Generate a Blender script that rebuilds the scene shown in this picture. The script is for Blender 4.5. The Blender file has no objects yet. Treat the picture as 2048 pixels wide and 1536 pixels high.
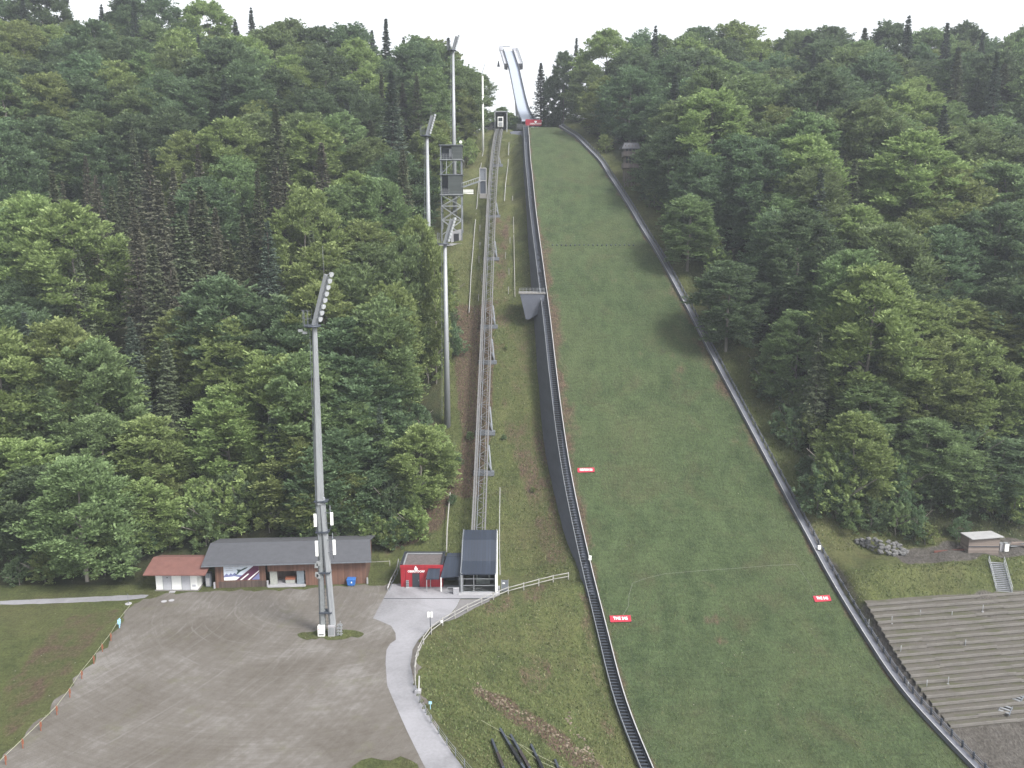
import bpy, math, random
import numpy as np
from mathutils import Vector
from mathutils.geometry import tessellate_polygon
random.seed(7); RNG = np.random.default_rng(7)
S = bpy.context.scene
C = S.collection
# ------------------------------------------------------------------ camera, sky, sun, exposure
H = 52.0; PITCH = math.radians(10.6); FP = 1700.0      # camera height, downward pitch, focal length in photo pixels
cam_d = bpy.data.cameras.new('camera'); cam = bpy.data.objects.new('camera', cam_d); C.objects.link(cam)
cam.location = (0, 0, H); cam.rotation_euler = (math.pi/2 - PITCH, 0, 0)
cam_d.sensor_width = 36; cam_d.lens = FP/2048*36; cam_d.clip_start = 0.5; cam_d.clip_end = 5000
S.camera = cam
SUN_EL, SUN_AZ = 46, 128          # azimuth clockwise from +Y (north)
w = bpy.data.worlds.new('World'); S.world = w; w.use_nodes = True
nt = w.node_tree; nt.nodes.clear()
sky = nt.nodes.new('ShaderNodeTexSky'); sky.sky_type = 'NISHITA'; sky.sun_disc = False
sky.sun_elevation = math.radians(SUN_EL); sky.sun_rotation = math.radians(SUN_AZ)
sky.air_density = 1.0; sky.dust_density = 3.0; sky.ozone_density = 1.0
hs = nt.nodes.new('ShaderNodeHueSaturation'); hs.inputs['Saturation'].default_value = 0.16; hs.inputs['Value'].default_value = 1.1
bg = nt.nodes.new('ShaderNodeBackground'); bg.inputs[1].default_value = 0.148
wo = nt.nodes.new('ShaderNodeOutputWorld')
nt.links.new(sky.outputs[0], hs.inputs['Color']); nt.links.new(hs.outputs[0], bg.inputs[0]); nt.links.new(bg.outputs[0], wo.inputs[0])
sd = bpy.data.lights.new('sun', 'SUN'); sd.energy = 2.6; sd.angle = math.radians(17); sd.color = (1.0, 0.96, 0.88)
so = bpy.data.objects.new('sun', sd); C.objects.link(so)
_e, _a = math.radians(SUN_EL), math.radians(SUN_AZ)
sdir = Vector((math.sin(_a)*math.cos(_e), math.cos(_a)*math.cos(_e), math.sin(_e)))
so.rotation_euler = sdir.to_track_quat('Z', 'Y').to_euler()
S.view_settings.view_transform = 'Standard'; S.view_settings.look = 'None'
S.view_settings.exposure = 1.0; S.view_settings.gamma = 1
S.cycles.max_bounces = 5; S.cycles.diffuse_bounces = 3; S.cycles.transmission_bounces = 4; S.cycles.transparent_max_bounces = 6
S.cycles.volume_bounces = 0

# ------------------------------------------------------------------ projection helpers (photo pixels 2048x1536 -> place in the world)
SP, CP = math.sin(PITCH), math.cos(PITCH)
def zof(v, Y): return H + Y*math.tan(math.atan((768-v)/FP) - PITCH)
def xof(u, z, Y): return (u-1024)/FP*(Y*CP - (z-H)*SP)
def vof(z, Y): return 768 + FP*math.tan(math.atan2(H-z, Y) - PITCH)
def uof(x, z, Y): return 1024 + FP*x/(Y*CP - (z-H)*SP)
def at_y(u, v, Y):
    z = zof(v, Y); return (xof(u, z, Y), Y, z)
def at_z(u, v, z=0.0):
    Y = (z-H)/math.tan(math.atan((768-v)/FP) - PITCH); return (xof(u, z, Y), Y, z)

# ------------------------------------------------------------------ ground shape
LY = [60, 74, 80, 86, 92, 100, 109, 118, 128, 148, 168, 186, 215, 250, 275, 288, 300, 320, 360, 460]
LZ = [-13, -13.2, -12.8, -11.7, -9.8, -7, -3.4, 0.6, 6, 19.4, 32.8, 44.6, 61, 76.0, 82, 83.2, 82, 78, 70, 60]
LV = [(255,1055,1118),(275,1057,1150),(325,1060,1200),(350,1063,1214),(420,1070,1260),(460,1075,1282),(520,1083,1320),(640,1099,1384),(730,1109,1430),
      (820,1120,1478),(900,1131,1520),(980,1145,1562),(1060,1162,1605),(1160,1185,1658),(1250,1208,1712),(1380,1240,1795),(1440,1259,1850),(1536,1300,1940),(1700,1370,2110)]
_yy = np.arange(60, 470, 1.0)
from itertools import product
def smooth(a, k):
    b = np.pad(a, k, mode='edge'); return np.convolve(b, np.ones(2*k+1)/(2*k+1), 'valid')
_lz = smooth(np.interp(_yy, LY, LZ), 4)
_v = np.array([vof(z, y) for y, z in zip(_yy, _lz)])
_v[_yy > 285] = 254
_uL = np.interp(_v, [a[0] for a in LV], [a[1] for a in LV]); _uR = np.interp(_v, [a[0] for a in LV], [a[2] for a in LV])
_xL = smooth(np.array([xof(u, z, y) for u, z, y in zip(_uL, _lz, _yy)]), 4)
_xR = smooth(np.array([xof(u, z, y) for u, z, y in zip(_uR, _lz, _yy)]), 4)
_k = _yy > 286; _xL[_k] = _xL[~_k][-1]; _xR[_k] = _xR[~_k][-1]
def LZf(Y): return float(np.interp(Y, _yy, _lz))
def XL(Y): return float(np.interp(Y, _yy, _xL))
def XR(Y): return float(np.interp(Y, _yy, _xR))
SY = [0, 124, 129, 150, 186, 215, 250, 275, 285, 303, 320, 360, 460]
SZ = [0, 0, 2.3, 15.5, 38.5, 56, 71, 79.5, 82, 82.5, 80, 68, 55]
AY = [0, 124, 130, 150, 186, 215, 250, 290, 330, 500]
AZ = [0, 0, 2.5, 15, 39, 59, 82, 101, 106, 100]
BZ = [0, 0, 2.5, 15, 38, 56, 74, 85, 85, 76]
RY = [-200, 80, 92, 109.6, 110.4, 114.8, 120, 123, 128, 150, 186, 215, 250, 285, 300, 340, 500]
RZ = [-12.9, -12.9, -9.55, -0.95, -0.3, 2.5, 2.7, 3.6, 6.5, 20, 44, 60, 75, 86, 86, 78, 60]
DY = [114, 117, 122, 128, 150, 186, 215, 250, 275, 292, 300]
DD = [0, 0.2, 1.2, 3, 6.5, 5.0, 3.2, 2.6, 2.2, 2, 0]
# fence line at the edge of the flat ground (photo pixels, z=0)
FPX = [(1240,1143),(1135,1160),(1060,1176),(1000,1192),(960,1210),(900,1240),(860,1268),(838,1300),(828,1350),(836,1395),(866,1440),(903,1492),(945,1540),(1010,1620),(1120,1740)]
_fp = [at_z(u, v) for u, v in FPX]; _fp = sorted([(p[1], p[0]) for p in _fp])
def XF(Y): return float(np.interp(Y, [p[0] for p in _fp], [p[1] for p in _fp]))
def RZx(x, Y):
    sh = np.clip((x-42)*0.16, -2, 9)*np.clip((140-Y)/15, 0, 1)
    far = np.interp(Y-sh, RY, RZ)
    return far
def bumps(x, y):
    return (np.sin(x*0.37+1.3*np.sin(y*0.21))*np.sin(y*0.33+1.7*np.sin(x*0.17)) + 0.5*np.sin(x*0.9+y*0.55)*np.sin(y*1.1-x*0.3))
def row(xs, Y):
    xs = np.asarray(xs, float)
    L = LZf(Y); xl, xr = XL(Y), XR(Y)
    s = float(np.interp(Y, SY, SZ))
    d = float(np.interp(Y, DY, DD))
    if Y < 120:
        xf = min(XF(Y), xl-3.0)
        kx = [-900, xf+0.3, xl-1.6, xl-0.3, xr+0.3]; kz = [0, 0, min(0, L-0.3), L-0.35, L-0.35]
    else:
        a = float(np.interp(Y, AY, AZ)); b = float(np.interp(Y, AY, BZ))
        base = L-d
        mid = min(s, base+1.0) if Y < 128 else s
        o_ = 1.4+float(np.interp(Y, [170, 215], [0.22, 0.12]))*d
        kx = [-900, -140, -30, -12, min(3.0, xl-5), xl-o_-0.5, xl-o_+0.15, xl-1.2, xl-0.3, xr+0.3]; kz = [a+4 if Y > 130 else a, a, b, mid, mid, base-0.05, base-0.4, min(base-0.2, L-0.5), L-0.6, L-0.35]
    z = np.interp(xs, kx, kz)
    zr = RZx(xs, np.full_like(xs, Y))
    t = np.clip((xs-(xr+0.4))/1.8, 0, 1)
    z = z*(1-t) + zr*t
    if Y > 0:
        rough = np.clip((abs(xs)+Y-150)/60, 0, 1)*0.5 + 0.12
        flat = 1.0
        if Y < 127: flat = np.where(xs < (XF(Y) if Y < 120 else 12), 0.0, 1.0)
        inside = np.where((xs > xl-2) & (xs < xr+2), 0.15, 1.0)
        z = z + bumps(xs, Y)*rough*flat*inside
    return z
def T(x, Y): return float(row([x], Y)[0])
def ground(u, v, dz=0.0):
    """walk along the sight line of a photo pixel until it meets the ground"""
    Y = 62.0
    while Y < 420:
        z = zof(v, Y); x = xof(u, z, Y)
        if z < T(x, Y) + dz:
            for _ in range(12):
                Y -= 0.05; z = zof(v, Y); x = xof(u, z, Y)
                if z > T(x, Y)+dz: break
            return (x, Y, z)
        Y += 0.6
    return (x, Y, z)

# ------------------------------------------------------------------ mesh helpers
ORG = {}
def tag(o, label=None, cat=None, group=None, kind=None):
    if label: o['label'] = label
    if cat: o['category'] = cat
    if group: o['group'] = group
    if kind: o['kind'] = kind
    return o
def thing(name, label, cat, loc=(0,0,0), group=None):
    o = bpy.data.objects.new(name, None); o.empty_display_size = 0.3; o.location = loc; C.objects.link(o)
    ORG[o.name] = np.array(loc, float)
    return tag(o, label, cat, group)
class MB:
    def __init__(s): s.v = []; s.f = []; s.sm = []
    def add(s, vs, fs, smooth=False):
        n = len(s.v); s.v += [tuple(map(float, p)) for p in vs]; s.f += [tuple(i+n for i in f) for f in fs]; s.sm += [smooth]*len(fs); return s
    def quad(s, *p): return s.add(p, [tuple(range(len(p)))])
    def box(s, c, size, rz=0.0):
        cx, cy, cz = c; a, b, h = size[0]/2, size[1]/2, size[2]/2; co, si = math.cos(rz), math.sin(rz)
        vs = [(cx+x*a*co-y*b*si, cy+x*a*si+y*b*co, cz+z*h) for z in (-1, 1) for x, y in ((-1,-1),(1,-1),(1,1),(-1,1))]
        return s.add(vs, [(3,2,1,0),(4,5,6,7),(0,1,5,4),(1,2,6,5),(2,3,7,6),(3,0,4,7)])
    def beam(s, p, q, wd, ht=None, up=(0,0,1)):
        ht = ht or wd; p = Vector(p); q = Vector(q); d = (q-p).normalized(); u = Vector(up)
        if abs(d.dot(u)) > 0.98: u = Vector((0,1,0))
        r = d.cross(u).normalized(); u = r.cross(d).normalized()
        vs = []
        for e in (p, q):
            for a, b in ((-1,-1),(1,-1),(1,1),(-1,1)): vs.append(e + r*a*wd/2 + u*b*ht/2)
        return s.add(vs, [(3,2,1,0),(4,5,6,7),(0,1,5,4),(1,2,6,5),(2,3,7,6),(3,0,4,7)])
    def cyl(s, p, q, r0, r1=None, n=8, cap=True, smooth=True, rot=0.0):
        r1 = r0 if r1 is None else r1
        p = Vector(p); q = Vector(q); d = (q-p).normalized(); u = Vector((0,0,1)) if abs(d.z) < 0.95 else Vector((0,1,0))
        a = d.cross(u).normalized(); b = d.cross(a)
        vs = [e + (a*math.cos(rot+i*2*math.pi/n) + b*math.sin(rot+i*2*math.pi/n))*r for e, r in ((p, r0), (q, r1)) for i in range(n)]
        s.add(vs, [(i, (i+1) % n, n+(i+1) % n, n+i) for i in range(n)], smooth)
        if cap: m = len(s.v)-2*n; s.f += [tuple(m+i for i in range(n))[::-1], tuple(m+n+i for i in range(n))]; s.sm += [False, False]
        return s
    def prism(s, poly, off):
        n = len(poly); off = np.array(off, float); a = [np.array(p, float) for p in poly]; b = [p+off for p in a]
        return s.add(a+b, [tuple(range(n)), tuple(range(2*n-1, n-1, -1))] + [(i, n+i, n+(i+1) % n, (i+1) % n) for i in range(n)])
    def strip(s, A, B, smooth=True):
        n = len(A); return s.add(list(A)+list(B), [(i, i+1, n+i+1, n+i) for i in range(n-1)], smooth)
    def build(s, name, mat, parent=None, label=None):
        org = np.zeros(3)
        if parent is not None: org = ORG[parent.name]
        m = bpy.data.meshes.new(name)
        v = np.array(s.v, float) - org
        m.from_pydata([tuple(p) for p in v], [], s.f); m.polygons.foreach_set('use_smooth', s.sm)
        for mm in (mat if isinstance(mat, (list, tuple)) else [mat]): m.materials.append(mm)
        m.update()
        o = bpy.data.objects.new(name, m); C.objects.link(o)
        ORG[o.name] = org
        if parent is not None: o.parent = parent
        if label: o['label'] = label
        return o
def sheet(name, mat, pts, dz=0.02, jag=0.0, step=1.0, fn=None):
    """flat sheet from an outline of (x, y); the outline is subdivided and roughened"""
    out = []
    n = len(pts)
    for i in range(n):
        a, b = np.array(pts[i][:2]), np.array(pts[(i+1) % n][:2]); L = np.linalg.norm(b-a); k = max(1, int(L/step))
        nn = np.array([-(b-a)[1], (b-a)[0]])/max(L, 1e-6)
        for j in range(k):
            p = a+(b-a)*j/k
            if jag: p = p + nn*jag*(random.random()-0.5+0.6*math.sin(p[0]*1.7+p[1]*1.3))
            out.append((p[0], p[1]))
    vs = [(x, y, (fn(x, y) if fn else 0)+dz) for x, y in out]
    tr = tessellate_polygon([[Vector(v) for v in vs]])
    mb = MB(); fs = []
    for t in tr:
        a, b, c = [np.array(vs[i]) for i in t]
        fs.append(tuple(t) if np.cross(b-a, c-a)[2] > 0 else tuple(t)[::-1])
    mb.add(vs, fs); return tag(mb.build(name, mat), kind='structure')

# ------------------------------------------------------------------ materials
def N(nt, typ, **kw):
    n = nt.nodes.new(typ)
    for k, v in kw.items():
        if k in n.inputs.keys(): n.inputs[k].default_value = v
        else: setattr(n, k, v)
    return n
def ramp(nt, fac, stops):
    r = nt.nodes.new('ShaderNodeValToRGB'); e = r.color_ramp.elements
    while len(e) < len(stops): e.new(0.5)
    for i, (p, c) in enumerate(stops): e[i].position = p; e[i].color = (*c, 1) if len(c) == 3 else c
    nt.links.new(fac, r.inputs[0]); return r.outputs[0]
def mixc(nt, fac, a, b, mode='MIX'):
    m = nt.nodes.new('ShaderNodeMix'); m.data_type = 'RGBA'; m.blend_type = mode
    for sock, val in ((m.inputs[0], fac), (m.inputs[6], a), (m.inputs[7], b)):
        if hasattr(val, 'is_output'): nt.links.new(val, sock)
        elif isinstance(val, (int, float)): sock.default_value = val
        else: sock.default_value = (*val, 1)
    return m.outputs[2]
def noise(nt, scale, detail=4, rough=0.6, vec=None, dist=0.0):
    n = nt.nodes.new('ShaderNodeTexNoise'); n.inputs['Scale'].default_value = scale; n.inputs['Detail'].default_value = detail
    n.inputs['Roughness'].default_value = rough; n.inputs['Distortion'].default_value = dist
    if vec is None: vec = nt.nodes.new('ShaderNodeTexCoord').outputs['Object']
    nt.links.new(vec, n.inputs['Vector']); return n.outputs['Fac']
def attr(nt, name):
    a = nt.nodes.new('ShaderNodeAttribute'); a.attribute_name = name; return a.outputs['Fac']
def mathn(nt, op, a, b=0.0, clamp=False):
    m = nt.nodes.new('ShaderNodeMath'); m.operation = op; m.use_clamp = clamp
    for s_, v in ((m.inputs[0], a), (m.inputs[1], b)):
        if hasattr(v, 'is_output'): nt.links.new(v, s_)
        else: s_.default_value = v
    return m.outputs[0]
def basemat(name):
    m = bpy.data.materials.new(name); m.use_nodes = True; nt = m.node_tree; b = nt.nodes['Principled BSDF']; return m, nt, b
def plain(name, c, rough=0.6, metal=0.0, var=0.18, scale=3.0, stretch=None, bump=0.0, spec=0.4):
    m, nt, b = basemat(name)
    vec = nt.nodes.new('ShaderNodeTexCoord').outputs['Object']
    if stretch:
        mp = nt.nodes.new('ShaderNodeMapping'); mp.inputs['Scale'].default_value = stretch; nt.links.new(vec, mp.inputs[0]); vec = mp.outputs[0]
    f = noise(nt, scale, 6, 0.65, vec); f2 = noise(nt, scale*7, 3, 0.6, vec)
    lo = [x*(1-var*1.6) for x in c]; hi = [min(1, x*(1+var)) for x in c]
    col = ramp(nt, f, [(0.3, lo), (0.7, hi)])
    col = mixc(nt, 0.35, col, ramp(nt, f2, [(0.3, lo), (0.7, hi)]))
    nt.links.new(col, b.inputs['Base Color']); b.inputs['Roughness'].default_value = rough; b.inputs['Metallic'].default_value = metal
    b.inputs['Specular IOR Level'].default_value = spec
    if bump:
        bp = nt.nodes.new('ShaderNodeBump'); bp.inputs['Strength'].default_value = bump; bp.inputs['Distance'].default_value = 0.05
        nt.links.new(f2, bp.inputs['Height']); nt.links.new(bp.outputs[0], b.inputs['Normal'])
    return m
def planks(name, c, pitch=0.15, axis='X', var=0.25, rough=0.75, gap=0.35):
    m, nt, b = basemat(name)
    tc = nt.nodes.new('ShaderNodeTexCoord').outputs['Object']
    sx = nt.nodes.new('ShaderNodeSeparateXYZ'); nt.links.new(tc, sx.inputs[0]); co = sx.outputs[axis]
    k = mathn(nt, 'DIVIDE', co, pitch); fl = mathn(nt, 'FLOOR', k); fr = mathn(nt, 'FRACT', k)
    wn = nt.nodes.new('ShaderNodeTexWhiteNoise'); wn.noise_dimensions = '1D'; nt.links.new(fl, wn.inputs['W'])
    mp = nt.nodes.new('ShaderNodeMapping'); mp.inputs['Scale'].default_value = (6, 6, 0.6) if axis != 'Z' else (0.6, 0.6, 6); nt.links.new(tc, mp.inputs[0])
    g = noise(nt, 2.0, 6, 0.7, mp.outputs[0])
    big = noise(nt, 0.35, 3, 0.6, tc)
    val = mathn(nt, 'ADD', mathn(nt, 'MULTIPLY', wn.outputs['Value'], 0.45), mathn(nt, 'ADD', mathn(nt, 'MULTIPLY', g, 0.5), mathn(nt, 'MULTIPLY', big, 0.4)))
    col = ramp(nt, val, [(0.25, [x*(1-var*1.8) for x in c]), (0.95, [min(1, x*(1+var*1.6)) for x in c])])
    edge = mathn(nt, 'LESS_THAN', fr, 0.10)
    col = mixc(nt, mathn(nt, 'MULTIPLY', edge, gap), col, (0.01, 0.01, 0.01))
    nt.links.new(col, b.inputs['Base Color']); b.inputs['Roughness'].default_value = rough
    bp = nt.nodes.new('ShaderNodeBump'); bp.inputs['Strength'].default_value = 0.6; bp.inputs['Distance'].default_value = 0.02
    nt.links.new(mathn(nt, 'GREATER_THAN', fr, 0.1), bp.inputs['Height']); nt.links.new(bp.outputs[0], b.inputs['Normal'])
    return m
M = {}
M['steel'] = plain('galvanised_steel', (0.28, 0.295, 0.315), 0.5, 0.25, 0.15, 1.5, (1, 1, 0.15))
M['track_steel'] = plain('brown_grey_track_steel', (0.150, 0.150, 0.154), 0.6, 0.2, 0.25)
M['leg'] = plain('grey_mast_leg', (0.20, 0.215, 0.225), 0.5, 0.2, 0.15)
M['steel_dark'] = plain('dark_steel', (0.055, 0.065, 0.085), 0.5, 0.2, 0.2)
M['steel_mid'] = plain('weathered_steel', (0.16, 0.175, 0.2), 0.55, 0.2, 0.2)
M['white'] = plain('white_paint', (0.78, 0.79, 0.78), 0.5, 0, 0.06)
M['door_grey'] = plain('grey_door_paint', (0.42, 0.43, 0.47), 0.5, 0, 0.08)
M['asphalt_roof'] = plain('grey_felt_roof', (0.075, 0.078, 0.09), 0.9, 0, 0.14, 1.2, None, 0.3)
M['brown_roof'] = plain('brown_felt_roof', (0.15, 0.072, 0.062), 0.9, 0, 0.16, 1.2, None, 0.3)
M['barn_wood'] = planks('weathered_brown_boards', (0.125, 0.066, 0.048), 0.2, 'X')
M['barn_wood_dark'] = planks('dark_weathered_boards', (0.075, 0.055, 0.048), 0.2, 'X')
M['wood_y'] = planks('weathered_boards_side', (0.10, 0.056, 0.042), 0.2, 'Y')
M['grey_wood'] = planks('grey_brown_boards', (0.17, 0.14, 0.125), 0.18, 'Z')
M['tower_wood'] = planks('tower_boards', (0.13, 0.11, 0.105), 0.16, 'X')
M['slat'] = planks('grey_green_slats', (0.046, 0.056, 0.056), 0.32, 'Z', 0.15, 0.7, 0.8)
M['red'] = planks('red_cladding', (0.27, 0.012, 0.022), 0.33, 'X', 0.12, 0.55, 0.35)
M['red_y'] = planks('red_cladding_side', (0.25, 0.012, 0.022), 0.33, 'Y', 0.12, 0.55, 0.35)
M['redflat'] = plain('red_banner_vinyl', (0.36, 0.022, 0.045), 0.6, 0, 0.12, 1.5)
M['seam'] = planks('dark_blue_seam_metal', (0.022, 0.03, 0.048), 0.42, 'X', 0.12, 0.42, 0.7)
M['trimd'] = plain('dark_trim', (0.03, 0.035, 0.045), 0.5)
M['concrete'] = plain('pale_concrete', (0.31, 0.31, 0.33), 0.85, 0, 0.10, 0.6, None, 0.15)
M['concrete_dk'] = plain('aged_concrete', (0.19, 0.185, 0.18), 0.9, 0, 0.2, 1.0, None, 0.3)
M['membrane'] = plain('blue_grey_wall_coating', (0.088, 0.097, 0.124), 0.8, 0, 0.16, 0.5, (1, 0.3, 1), 0.2)
M['gravelroof'] = plain('gravel_roof', (0.11, 0.095, 0.095), 0.95, 0, 0.3, 3.0, None, 0.5)
M['post_wood'] = plain('pale_fence_wood', (0.29, 0.285, 0.275), 0.8, 0, 0.2, 4)
M['board'] = plain('grey_barrier_board', (0.115, 0.122, 0.148), 0.75, 0, 0.18, 0.7, (1, 0.25, 1), 0.1)
M['board_light'] = plain('pale_rail_board', (0.33, 0.33, 0.34), 0.7, 0, 0.15, 1.0)
M['black'] = plain('matt_black', (0.012, 0.013, 0.016), 0.6)
M['blue'] = plain('blue_plastic', (0.03, 0.13, 0.40), 0.45, 0, 0.1)
M['paleblue'] = plain('pale_blue_plastic', (0.35, 0.62, 0.85), 0.5, 0, 0.1)
M['orange'] = plain('orange_plastic', (0.26, 0.10, 0.06), 0.6, 0, 0.15)
M['rope'] = plain('pale_rope', (0.36, 0.37, 0.27), 0.7)
M['stone'] = plain('grey_stone', (0.13, 0.13, 0.132), 0.9, 0, 0.35, 2.5, None, 0.5)
M['track'] = plain('white_inrun_track', (0.33, 0.37, 0.45), 0.4, 0, 0.05)
M['lamp'] = plain('lamp_housing', (0.42, 0.44, 0.46), 0.25, 0.5, 0.08)
M['textw'] = plain('white_lettering', (0.85, 0.85, 0.85), 0.5, 0, 0.02)
M['cabglass'] = plain('dark_glass', (0.02, 0.025, 0.03), 0.08, 0, 0.1)
M['inside'] = plain('pale_interior', (0.30, 0.31, 0.29), 0.8)
M['green'] = plain('green_net', (0.05, 0.22, 0.13), 0.8)
M['bark'] = plain('grey_bark', (0.20, 0.185, 0.165), 0.9, 0, 0.35, 2.0, (1, 1, 0.3), 0.5)
M['bark_dk'] = plain('spruce_bark', (0.11, 0.09, 0.08), 0.9, 0, 0.3, 2.0, (1, 1, 0.3), 0.5)
M['sandgrey'] = plain('grey_asphalt', (0.17, 0.165, 0.17), 0.95, 0, 0.12, 1.2, None, 0.3)

def glassmat():
    m, nt, b = basemat('station_glass')
    b.inputs['Base Color'].default_value = (0.75, 0.82, 0.84, 1); b.inputs['Roughness'].default_value = 0.03
    b.inputs['Transmission Weight'].default_value = 1.0; b.inputs['IOR'].default_value = 1.12
    return m
M['glass'] = glassmat()
def ground_mat(name, mode):
    m, nt, b = basemat(name)
    tc = nt.nodes.new('ShaderNodeTexCoord').outputs['Object']
    mp = nt.nodes.new('ShaderNodeMapping'); mp.inputs['Scale'].default_value = (1, 0.6, 0.6); nt.links.new(tc, mp.inputs[0])
    big = noise(nt, 0.06, 5, 0.6, tc); mid = noise(nt, 0.4, 5, 0.65, mp.outputs[0]); rows = nt.nodes.new('ShaderNodeMapping'); rows.inputs['Scale'].default_value = (0.35, 2.6, 0.1); nt.links.new(tc, rows.inputs[0]); rowf = noise(nt, 1.0, 4, 0.7, rows.outputs[0]); fine = noise(nt, 3.2, 4, 0.75, mp.outputs[0]); fin2 = noise(nt, 9.0, 3, 0.7, mp.outputs[0])
    if mode == 'hill':
        g1, g2, g3 = (0.038, 0.056, 0.026), (0.062, 0.087, 0.040), (0.076, 0.091, 0.044)
    else:
        g1, g2, g3 = (0.050, 0.062, 0.025), (0.083, 0.096, 0.037), (0.102, 0.096, 0.048)
    col = ramp(nt, mid, [(0.32, g1), (0.62, g2)])
    col = mixc(nt, ramp(nt, big, [(0.45, (0,0,0)), (0.68, (0.55,)*3)]), col, g3)
    brown = (0.074, 0.060, 0.037)
    col = mixc(nt, mathn(nt, 'MULTIPLY', ramp(nt, noise(nt, 0.13, 7, 0.72, tc, 0.8), [(0.52, (0,0,0)), (0.68, (1,1,1))]), 0.38), col, brown)
    if True:
        ms = attr(nt, 'dirt')
        mm = ramp(nt, mathn(nt, 'ADD', mathn(nt, 'MULTIPLY', ms, 1.0), mathn(nt, 'MULTIPLY', mathn(nt, 'SUBTRACT', mid, 0.5), 1.3)), [(0.35, (0,0,0)), (0.62, (1,1,1))])
        dirt = ramp(nt, fine, [(0.3, (0.050, 0.036, 0.027)), (0.7, (0.112, 0.082, 0.058))])
        col = mixc(nt, mm, col, dirt)
    if mode == 'land':
        ms = attr(nt, 'gravel')
        mm = ramp(nt, mathn(nt, 'ADD', ms, mathn(nt, 'MULTIPLY', mathn(nt, 'SUBTRACT', mid, 0.5), 0.9)), [(0.42, (0,0,0)), (0.62, (1,1,1))])
        gr = ramp(nt, mathn(nt, 'ADD', mathn(nt, 'MULTIPLY', fine, 0.6), mathn(nt, 'MULTIPLY', mid, 0.4)), [(0.35, (0.062, 0.056, 0.049)), (0.65, (0.100, 0.093, 0.087))])
        col = mixc(nt, mm, col, gr)
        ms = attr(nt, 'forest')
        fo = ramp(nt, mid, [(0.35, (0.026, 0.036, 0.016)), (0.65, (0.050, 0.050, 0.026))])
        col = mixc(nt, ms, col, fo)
    sp = ramp(nt, fine, [(0.28, (0.55,)*3), (0.5, (1.0,)*3), (0.72, (1.4,)*3)])
    col = mixc(nt, 0.75, col, sp, 'MULTIPLY')
    sp = ramp(nt, fin2, [(0.3, (0.65,)*3), (0.5, (1.0,)*3), (0.7, (1.3,)*3)])
    col = mixc(nt, 0.7, col, sp, 'MULTIPLY')
    col = mixc(nt, 0.6, col, ramp(nt, rowf, [(0.32, (0.74,)*3), (0.5, (1.0,)*3), (0.68, (1.22,)*3)]), 'MULTIPLY')
    # small pale stones and flower heads scattered through the grass
    vo = nt.nodes.new('ShaderNodeTexVoronoi'); vo.inputs['Scale'].default_value = 0.9; nt.links.new(tc, vo.inputs['Vector'])
    st = mathn(nt, 'LESS_THAN', vo.outputs['Distance'], 0.075)
    wn = nt.nodes.new('ShaderNodeTexWhiteNoise'); nt.links.new(vo.outputs['Position'], wn.inputs['Vector'])
    st = mathn(nt, 'MULTIPLY', st, mathn(nt, 'GREATER_THAN', wn.outputs['Value'], 0.72 if mode == 'land' else 0.9))
    col = mixc(nt, mathn(nt, 'MULTIPLY', st, 0.8), col, (0.25, 0.24, 0.20))
    nt.links.new(col, b.inputs['Base Color']); b.inputs['Roughness'].default_value = 0.95; b.inputs['Specular IOR Level'].default_value = 0.15
    bp = nt.nodes.new('ShaderNodeBump'); bp.inputs['Strength'].default_value = 1.0; bp.inputs['Distance'].default_value = 0.26
    nt.links.new(mathn(nt, 'ADD', fine, mathn(nt, 'MULTIPLY', fin2, 0.5)), bp.inputs['Height']); nt.links.new(bp.outputs[0], b.inputs['Normal'])
    return m
M['land'] = ground_mat('rough_meadow', 'land'); M['hill'] = ground_mat('mown_slope_grass', 'hill')
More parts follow.
